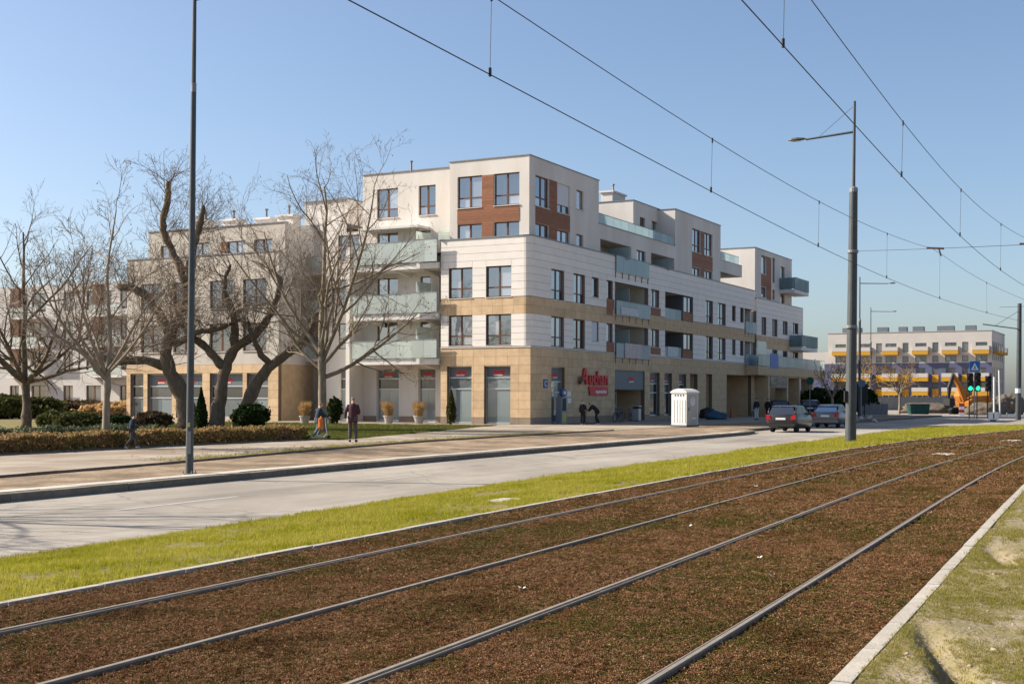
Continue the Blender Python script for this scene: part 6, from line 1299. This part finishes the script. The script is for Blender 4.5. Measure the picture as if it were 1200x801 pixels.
for (x, Y, h, lab) in ((33.32,121,3.21,'black back of a signal head behind the thick tram pole'),(32.75,121,3.29,'black signal board seen past the thick tram pole')):
    e = empty('traffic_light', (x,Y,zb), 0, lab, 'traffic light'); piece('housing', 'black_plastic', e, -.3, .3, -.1, .15, h-1.9, h); mb = MB(); mb.tube([(0,0,0),(0,0,h-1.91)], .06, 8); mb.build('post', 'black_paint', e)
for (p, h, lean, lab) in ((Vector((42.56,113.0,-0.48)),3.92,.0,'plain white post right of the traffic lights'),(Vector((50.34,132.0,0.23)),4.22,.03,'leaning white post before the dirt mound')):
    e = empty('white_post', p, 0, lab, 'post'); mb = MB(); mb.tube([(0,0,-.6),(-lean*h,0,h)], .09, 8); mb.build('shaft', 'post_white', e); mb = MB(); mb.tube([(-lean*h,0,h),(-lean*h,0,h+.05)], .1, 8); mb.build('cap', 'pole_galv', e)
p = Vector((37.60,100.0,-0.78)); e = empty('marker_plate', (p.x,100,-.25), 0, 'small white marker box at the end of the verge', 'marker'); piece('box', 'post_white', e, -.38,.38,-.1,.1,.12,.72); piece('foot', 'trim_black', e, -.2,.2,-.1,.1,0,.12); piece('bar', 'trim_black', e, -.04,.04,-.11,-.1,.2,.6)
# excavator
X0 = Vector((53.60,150.0,-0.13)); e = empty('excavator', (X0.x,150,-.4), R(200), 'orange excavator with raised dark boom behind the traffic lights', 'excavator')
for s in (-1,1): mb = MB(); mb.prism([(-1.7,.1),(-1.3,0),(1.3,0),(1.7,.1),(1.9,.5),(1.6,.85),(-1.6,.85),(-1.9,.5)], 'y', s*1.2-.28, s*1.2+.28); mb.build('crawler_track', 'trim_black', e)
mb = MB(); mb.prism([(-2.0,1.0),(1.0,1.0),(1.1,1.5),(.2,2.2),(-1.9,2.3),(-2.2,1.8)], 'y', -1.2, 1.2); mb.build('house', 'excavator_orange', e); mb = MB(); mb.prism([(-.2,2.21),(1.1,1.55),(1.3,2.2),(1.0,3.1),(-.1,3.1)], 'y', -1.15, -.15); cb = mb.build('cab', 'excavator_orange', e); piece('cab_window', 'car_glass', cb, .0, 1.0, -1.17, -1.155, 2.2, 2.95)
mb = MB(); mb.tube([(.9,.3,1.6),(1.8,.3,3.6),(2.6,.3,4.7)], [.3,.32,.22], 6); mb.build('boom', 'excavator_orange', e); mb = MB(); mb.tube([(2.5,.3,4.8),(3.1,.3,3.2),(3.2,.3,1.9)], [.2,.26,.15], 6); mb.build('stick', 'trim_black', e); mb = MB(); mb.prism([(2.8,2.0),(3.5,1.9),(3.5,1.1),(3.1,.8),(2.7,1.2)], 'y', -.25, .85); mb.build('bucket', 'trim_black', e)
p = Vector((58.00,150.0,-0.14)); lump('dirt_mound', 'grey brown dirt mound right of the excavator', (p.x,150,-.6), (2.3,1.8), 1.7, 'mound', 12, 'mound', 5); p = Vector((53.53,146.0,-0.09)); lump('dirt_mound', 'low dark dirt heap at the foot of the excavator', (p.x,144,-.6), (2.2,1.6), 1.2, 'mound', 13, 'mound', 4); p = Vector((53.12,160.0,-0.23)); lump('dirt_mound', 'flat grey rubble heap left of the excavator', (p.x,160,-.6), (4.5,2), 1.0, 'mound', 14, 'mound', 4)
p = Vector((47.60,150.0,-0.71)); e = empty('waste_container', (p.x,150,-.55), 0, 'dark green waste container on the building site', 'container'); mb = MB(); mb.prism([(-1.0,.15),(1.0,.15),(1.15,1.3),(-1.15,1.3)], 'y', -.7, .7); mb.build('body', 'container_green', e); piece('lid', 'trim_black', e, -1.18,1.18,-.74,.74,1.3,1.42); piece('side_pocket', 'container_green', e, -.4,.6,-.76,-.71,.3,1.0)
p = Vector((49.19,140.0,-0.39)); e = empty('warning_board', (p.x,140,-.45), 0, 'red and white striped warning board before the excavator', 'warning board')
for k in range(4): piece('stripe', 'board_red' if k % 2 else 'sign_white', e, -.3,.3,-.03,.0,.1+.33*k,.43+.33*k)
# site fences
def fence(label, x0, x1, Y, h, n, m='fence_grey', z=-.6):
    e = empty('site_fence', (x0,Y,z), 0, label, 'fence'); w = (x1-x0)/n
    for i in range(n): piece('panel', m, e, i*w+.03, (i+1)*w-.03, -.05, .05, .1, h+.05*((i*7)%3)); piece('post', 'pole_galv', e, (i+1)*w-.025, (i+1)*w+.025, -.08, .08, 0, h+.25)
fence('long grey concrete fence of the building site under yellow balconies', 57.07, 69.47, 200, 2.3, 14); fence('grey mesh barrier left of the site entrance', 36.54, 39.60, 135, 1.5, 5)
fence('low white guard rail at the right picture edge', 50.40, 57.60, 135, .35, 8, 'post_white', -.55)
bush('bush', 'dark evergreen thicket behind the silver car', (32.5,133,ZS), 3.4, 1.2, 1.2, 'evergreen', 5000, 31, size=.3); bush('bush', 'dark bush left of the thick tram pole', (37.2,136,ZS), 1.6, 1.0, 1.3, 'evergreen', 2500, 32, size=.3)
q = random.Random(5); e = empty('rubble_pile', (27.47,100,ZR), 0, 'pale grey rubble pile right of the thick tram pole', 'rubble')
for k in range(26):
    r_ = q.random(); o = piece('chunk', 'slab_concrete' if k % 3 else 'fence_grey', e, -.18,.18*q.uniform(.5,1),-.14,.14*q.uniform(.5,1),-.1,.1*q.uniform(.4,1)); o.location = (q.gauss(0,.55), q.gauss(0,.4), .06+abs(q.gauss(0,.12))); o.rotation_euler = (q.uniform(-.6,.6), q.uniform(-.6,.6), q.uniform(0,3))
mat('post_blue', (.1,.14,.2), .5)
for (x, Y, h, lab) in ((25.13,108,3.6,'thin sign post between dark and silver car'),(29.48,108,3.4,'thin sign post right of the thick tram pole')):
    e = empty('sign_post', (x,Y,ZR), 0, lab, 'sign post'); mb = MB(); mb.tube([(0,0,0),(0,0,h)], .035, 6); mb.build('post', 'pole_galv', e); mb = MB(); mb.prism([(.33*math.cos(t), h-.3+.33*math.sin(t)) for t in [k*math.pi/8 for k in range(16)]], 'y', -.06, -.04); mb.build('disc', 'container_green' if x < 27 else 'post_blue', e)

# ------------------------------------------------------------------ far buildings
mat('far_white', (0.47,0.44,0.405), .9, (.52,.485,.45), scale=.3); mat('far_blue', (0.085,0.095,0.165), .9, (.105,.115,.19), scale=.3); mat('far_yellow', (0.50,0.26,0.02), .7); mat('far_grey', (.35,.35,.35), .9)
fo = empty('apartment_building', (112.4,300.0,-1.0), BROT, 'distant white and blue block with rows of yellow balconies', 'building'); fL, fR = Face('L'), Face('R'); ZM, ZT_ = 11.0, 18.45
cols = [2.27, 9.19, 16.06, 23.08, 29.42, 35.25]
hw = []; 
for c in cols:
    a = c
    for z in (13.6,): hw.append((a-1.3,a+1.3,z,z+2.2))
    hw.append((a-1.3,a+1.3,11.2,12.7))
    for z in (7.6,4.2): hw.append((a-1.1,a+1.1,z,z+2.2))
nar = [5.91, 12.71, 19.65, 25.93]
for a in nar: hw += [(a-.7,a+.7,13.6,15.9),(a-.7,a+.7,11.2,12.7),(a-.7,a+.7,8.2,9.8),(a-.7,a+.7,4.9,6.2)]
lo = [h for h in hw if h[3] < ZM]; hi = [h for h in hw if h[2] > ZM]
wall_sheet(fL, 0, 54.0, 0, ZM, lo, 'far_blue', fo); wall_sheet(fL, 0, 38.4, ZM, ZT_, [h for h in hi if h[1] < 38.4], 'far_white', fo); wall_sheet(fL, 38.4, 54.0, ZM, 13.9, [], 'far_white', fo)
for h in hw:
    if h[1] < 38.4: window(fL, *h, fo, cols=2 if h[1]-h[0] > 1.6 else 1, transom=None, frame='frame_grey', sill=False, fw=.1, pane='far_pane')
for c in cols:
    a = c
    for (z0, w) in ((13.0,1.85),(6.6,1.85),(3.2,1.85)):
        if z0 < 4 and c > 34: continue
        o = piece('balcony', 'far_yellow', fo, *fL.bx(a-w,a+w,.0,1.5,z0,z0+.95)); piece('parapet_panel', 'far_white', fo, *fL.bx(a-w,a+w,1.45,1.53,z0+.96,z0+1.9)); 
        for s in (-1,1): piece('parapet_panel', 'far_white', fo, *fL.bx(a+s*w-.04,a+s*w+.04,.02,1.44,z0+.96,z0+1.9))
for a in nar:
    for z in (6.4,3.0): piece('yellow_panel', 'far_yellow', fo, *fL.bx(a-.75,a+.75,.0,.12,z,z+1.75))
rh = [(x, x+1.6, z, z+2.0) for x in (1.5,5,8.5,12,15.5,19) for z in (14,11.6)] + [(x, x+1.3, z, z+3.0) for x in (1.5,4.5,8.5,12,15.5,19) for z in (7.0,3.5)]
wall_sheet(fR, 0.301, 24, 0, ZT_, rh, 'far_white', fo)
for h in rh: window(fR, *h, fo, cols=1, transom=None, frame='frame_grey', sill=False, pane='far_pane')
for x in (2.3,7,12,17): piece('balcony', 'far_yellow', fo, *fR.bx(x,x+2.6,0,1.3,13.2,13.8)); piece('parapet_panel', 'far_white', fo, *fR.bx(x,x+2.6,1.25,1.33,13.81,14.9))
mb = MB(); mb.box(.3,24,.3,38.4,ZT_-.5,ZT_-.2); mb.box(.3,14,38.4,53.7,13.2,13.5); mb.box(23.7,24,.3,38,0,ZT_-.51); mb.box(.31,24,53.7,54.0,0,13.1); mb.box(.31,24,38.1,38.4,13.91,ZT_-.51); mb.build('wall', 'far_white', fo)
mb = MB(); mb.box(-.1,.4,-.1,38.5,ZT_,ZT_+.15); mb.box(.41,24.1,-.1,.4,ZT_,ZT_+.15); mb.build('roof_edge', 'far_grey', fo)
for (y, w) in ((4,1.5),(9,2.4),(16,1.6),(20,1.2),(24.5,1.6),(31,1.3),(33,1.6)): piece('roof_unit', 'fascia_grey', fo, 3, 5, y, y+w*1.6, ZT_-.2, ZT_+1.5)
# white block at the right edge and the block far left
rb = empty('apartment_building', (121.5,298.0,-1.0), BROT, 'white distant block cut by the right picture edge', 'building'); h2 = [(y, y+1.8, z, z+2) for y in (-6,-10,-14) for z in (2,5,8,11)]
wall_sheet(Face('L'), -22, -2.6, 0, 15.5, h2, 'far_white', rb); wall_sheet(Face('R',-22), .301, 14, 0, 15.5, [], 'far_white', rb)
for h in h2: window(Face('L'), *h, rb, transom=None, frame='frame_grey', sill=False)
mb = MB(); mb.box(.3,14,-22+.3,-2.6,15.2,15.5); mb.box(.3,14,-2.9,-2.6,0,15.19); mb.build('roof', 'far_white', rb)
lb = empty('apartment_building', (-35.0,128.0,-.4), BROT, 'pale terraced block far behind the bare trees at left', 'building'); bh = []
for y in range(-12, 40, 4):
    for z in (1.0, 4.6, 7.7, 10.8):
        if not (z > 10 and y > 30): bh.append((y+.3, y+(1.7 if (y//4) % 2 else 2.4), z, z+2.0))
wall_sheet(Face('L'), -14, 40, 0, 13.6, bh, 'far_white', lb); wall_sheet(Face('R',-14), .301, 14, 0, 13.6, [], 'far_white', lb)  # duller white on this front: dimming by the trees put into the colour
for h in bh: window(Face('L'), *h, lb, transom=None, sill=False, pane='far_pane')
for z in (4.0, 7.1, 10.2):
    for y in (-8, 4, 16, 28): o = piece('balcony_slab', 'slab_white', lb, -1.5, -.001, y, y+4.5, z-.2, z); balustrade(Face('L',-1.5), y, y+4.5, z+.03, z+1.0, 0, lb, n=3, glass='balcony_glass')
for y in (-3,9,21): piece('brown_bay', 'frame_brown', lb, -.35, -.001, y-1, y+.2, 3.8, 13.4)
mb = MB(); mb.box(.3,14,-13.7,40,13.2,13.4); mb.box(13.7,14,-13.7,40,0,13.19); mb.box(.31,13.69,39.7,40,0,13.19); mb.build('wall', 'stucco', lb)
piece('garden_wall', 'slab_white', lb, -9, -8.7, -10, 8, 0, 1.3)
for i, (x, Y, rx, rz, m_, lab) in enumerate(((-36.00,100,5,.65,'brown_bush','brown thicket before the far left block'),(-29.40,98,3.2,.6,'straw','straw coloured reeds left of the tan shop pillar'),(-37.76,96,4,.8,'olive_bush','olive thicket at the far left edge'))):
    bush('bush', lab, Vector((x,Y,-.3)), rx, 1.6, rz, m_, 6500, 40+i, size=.28)
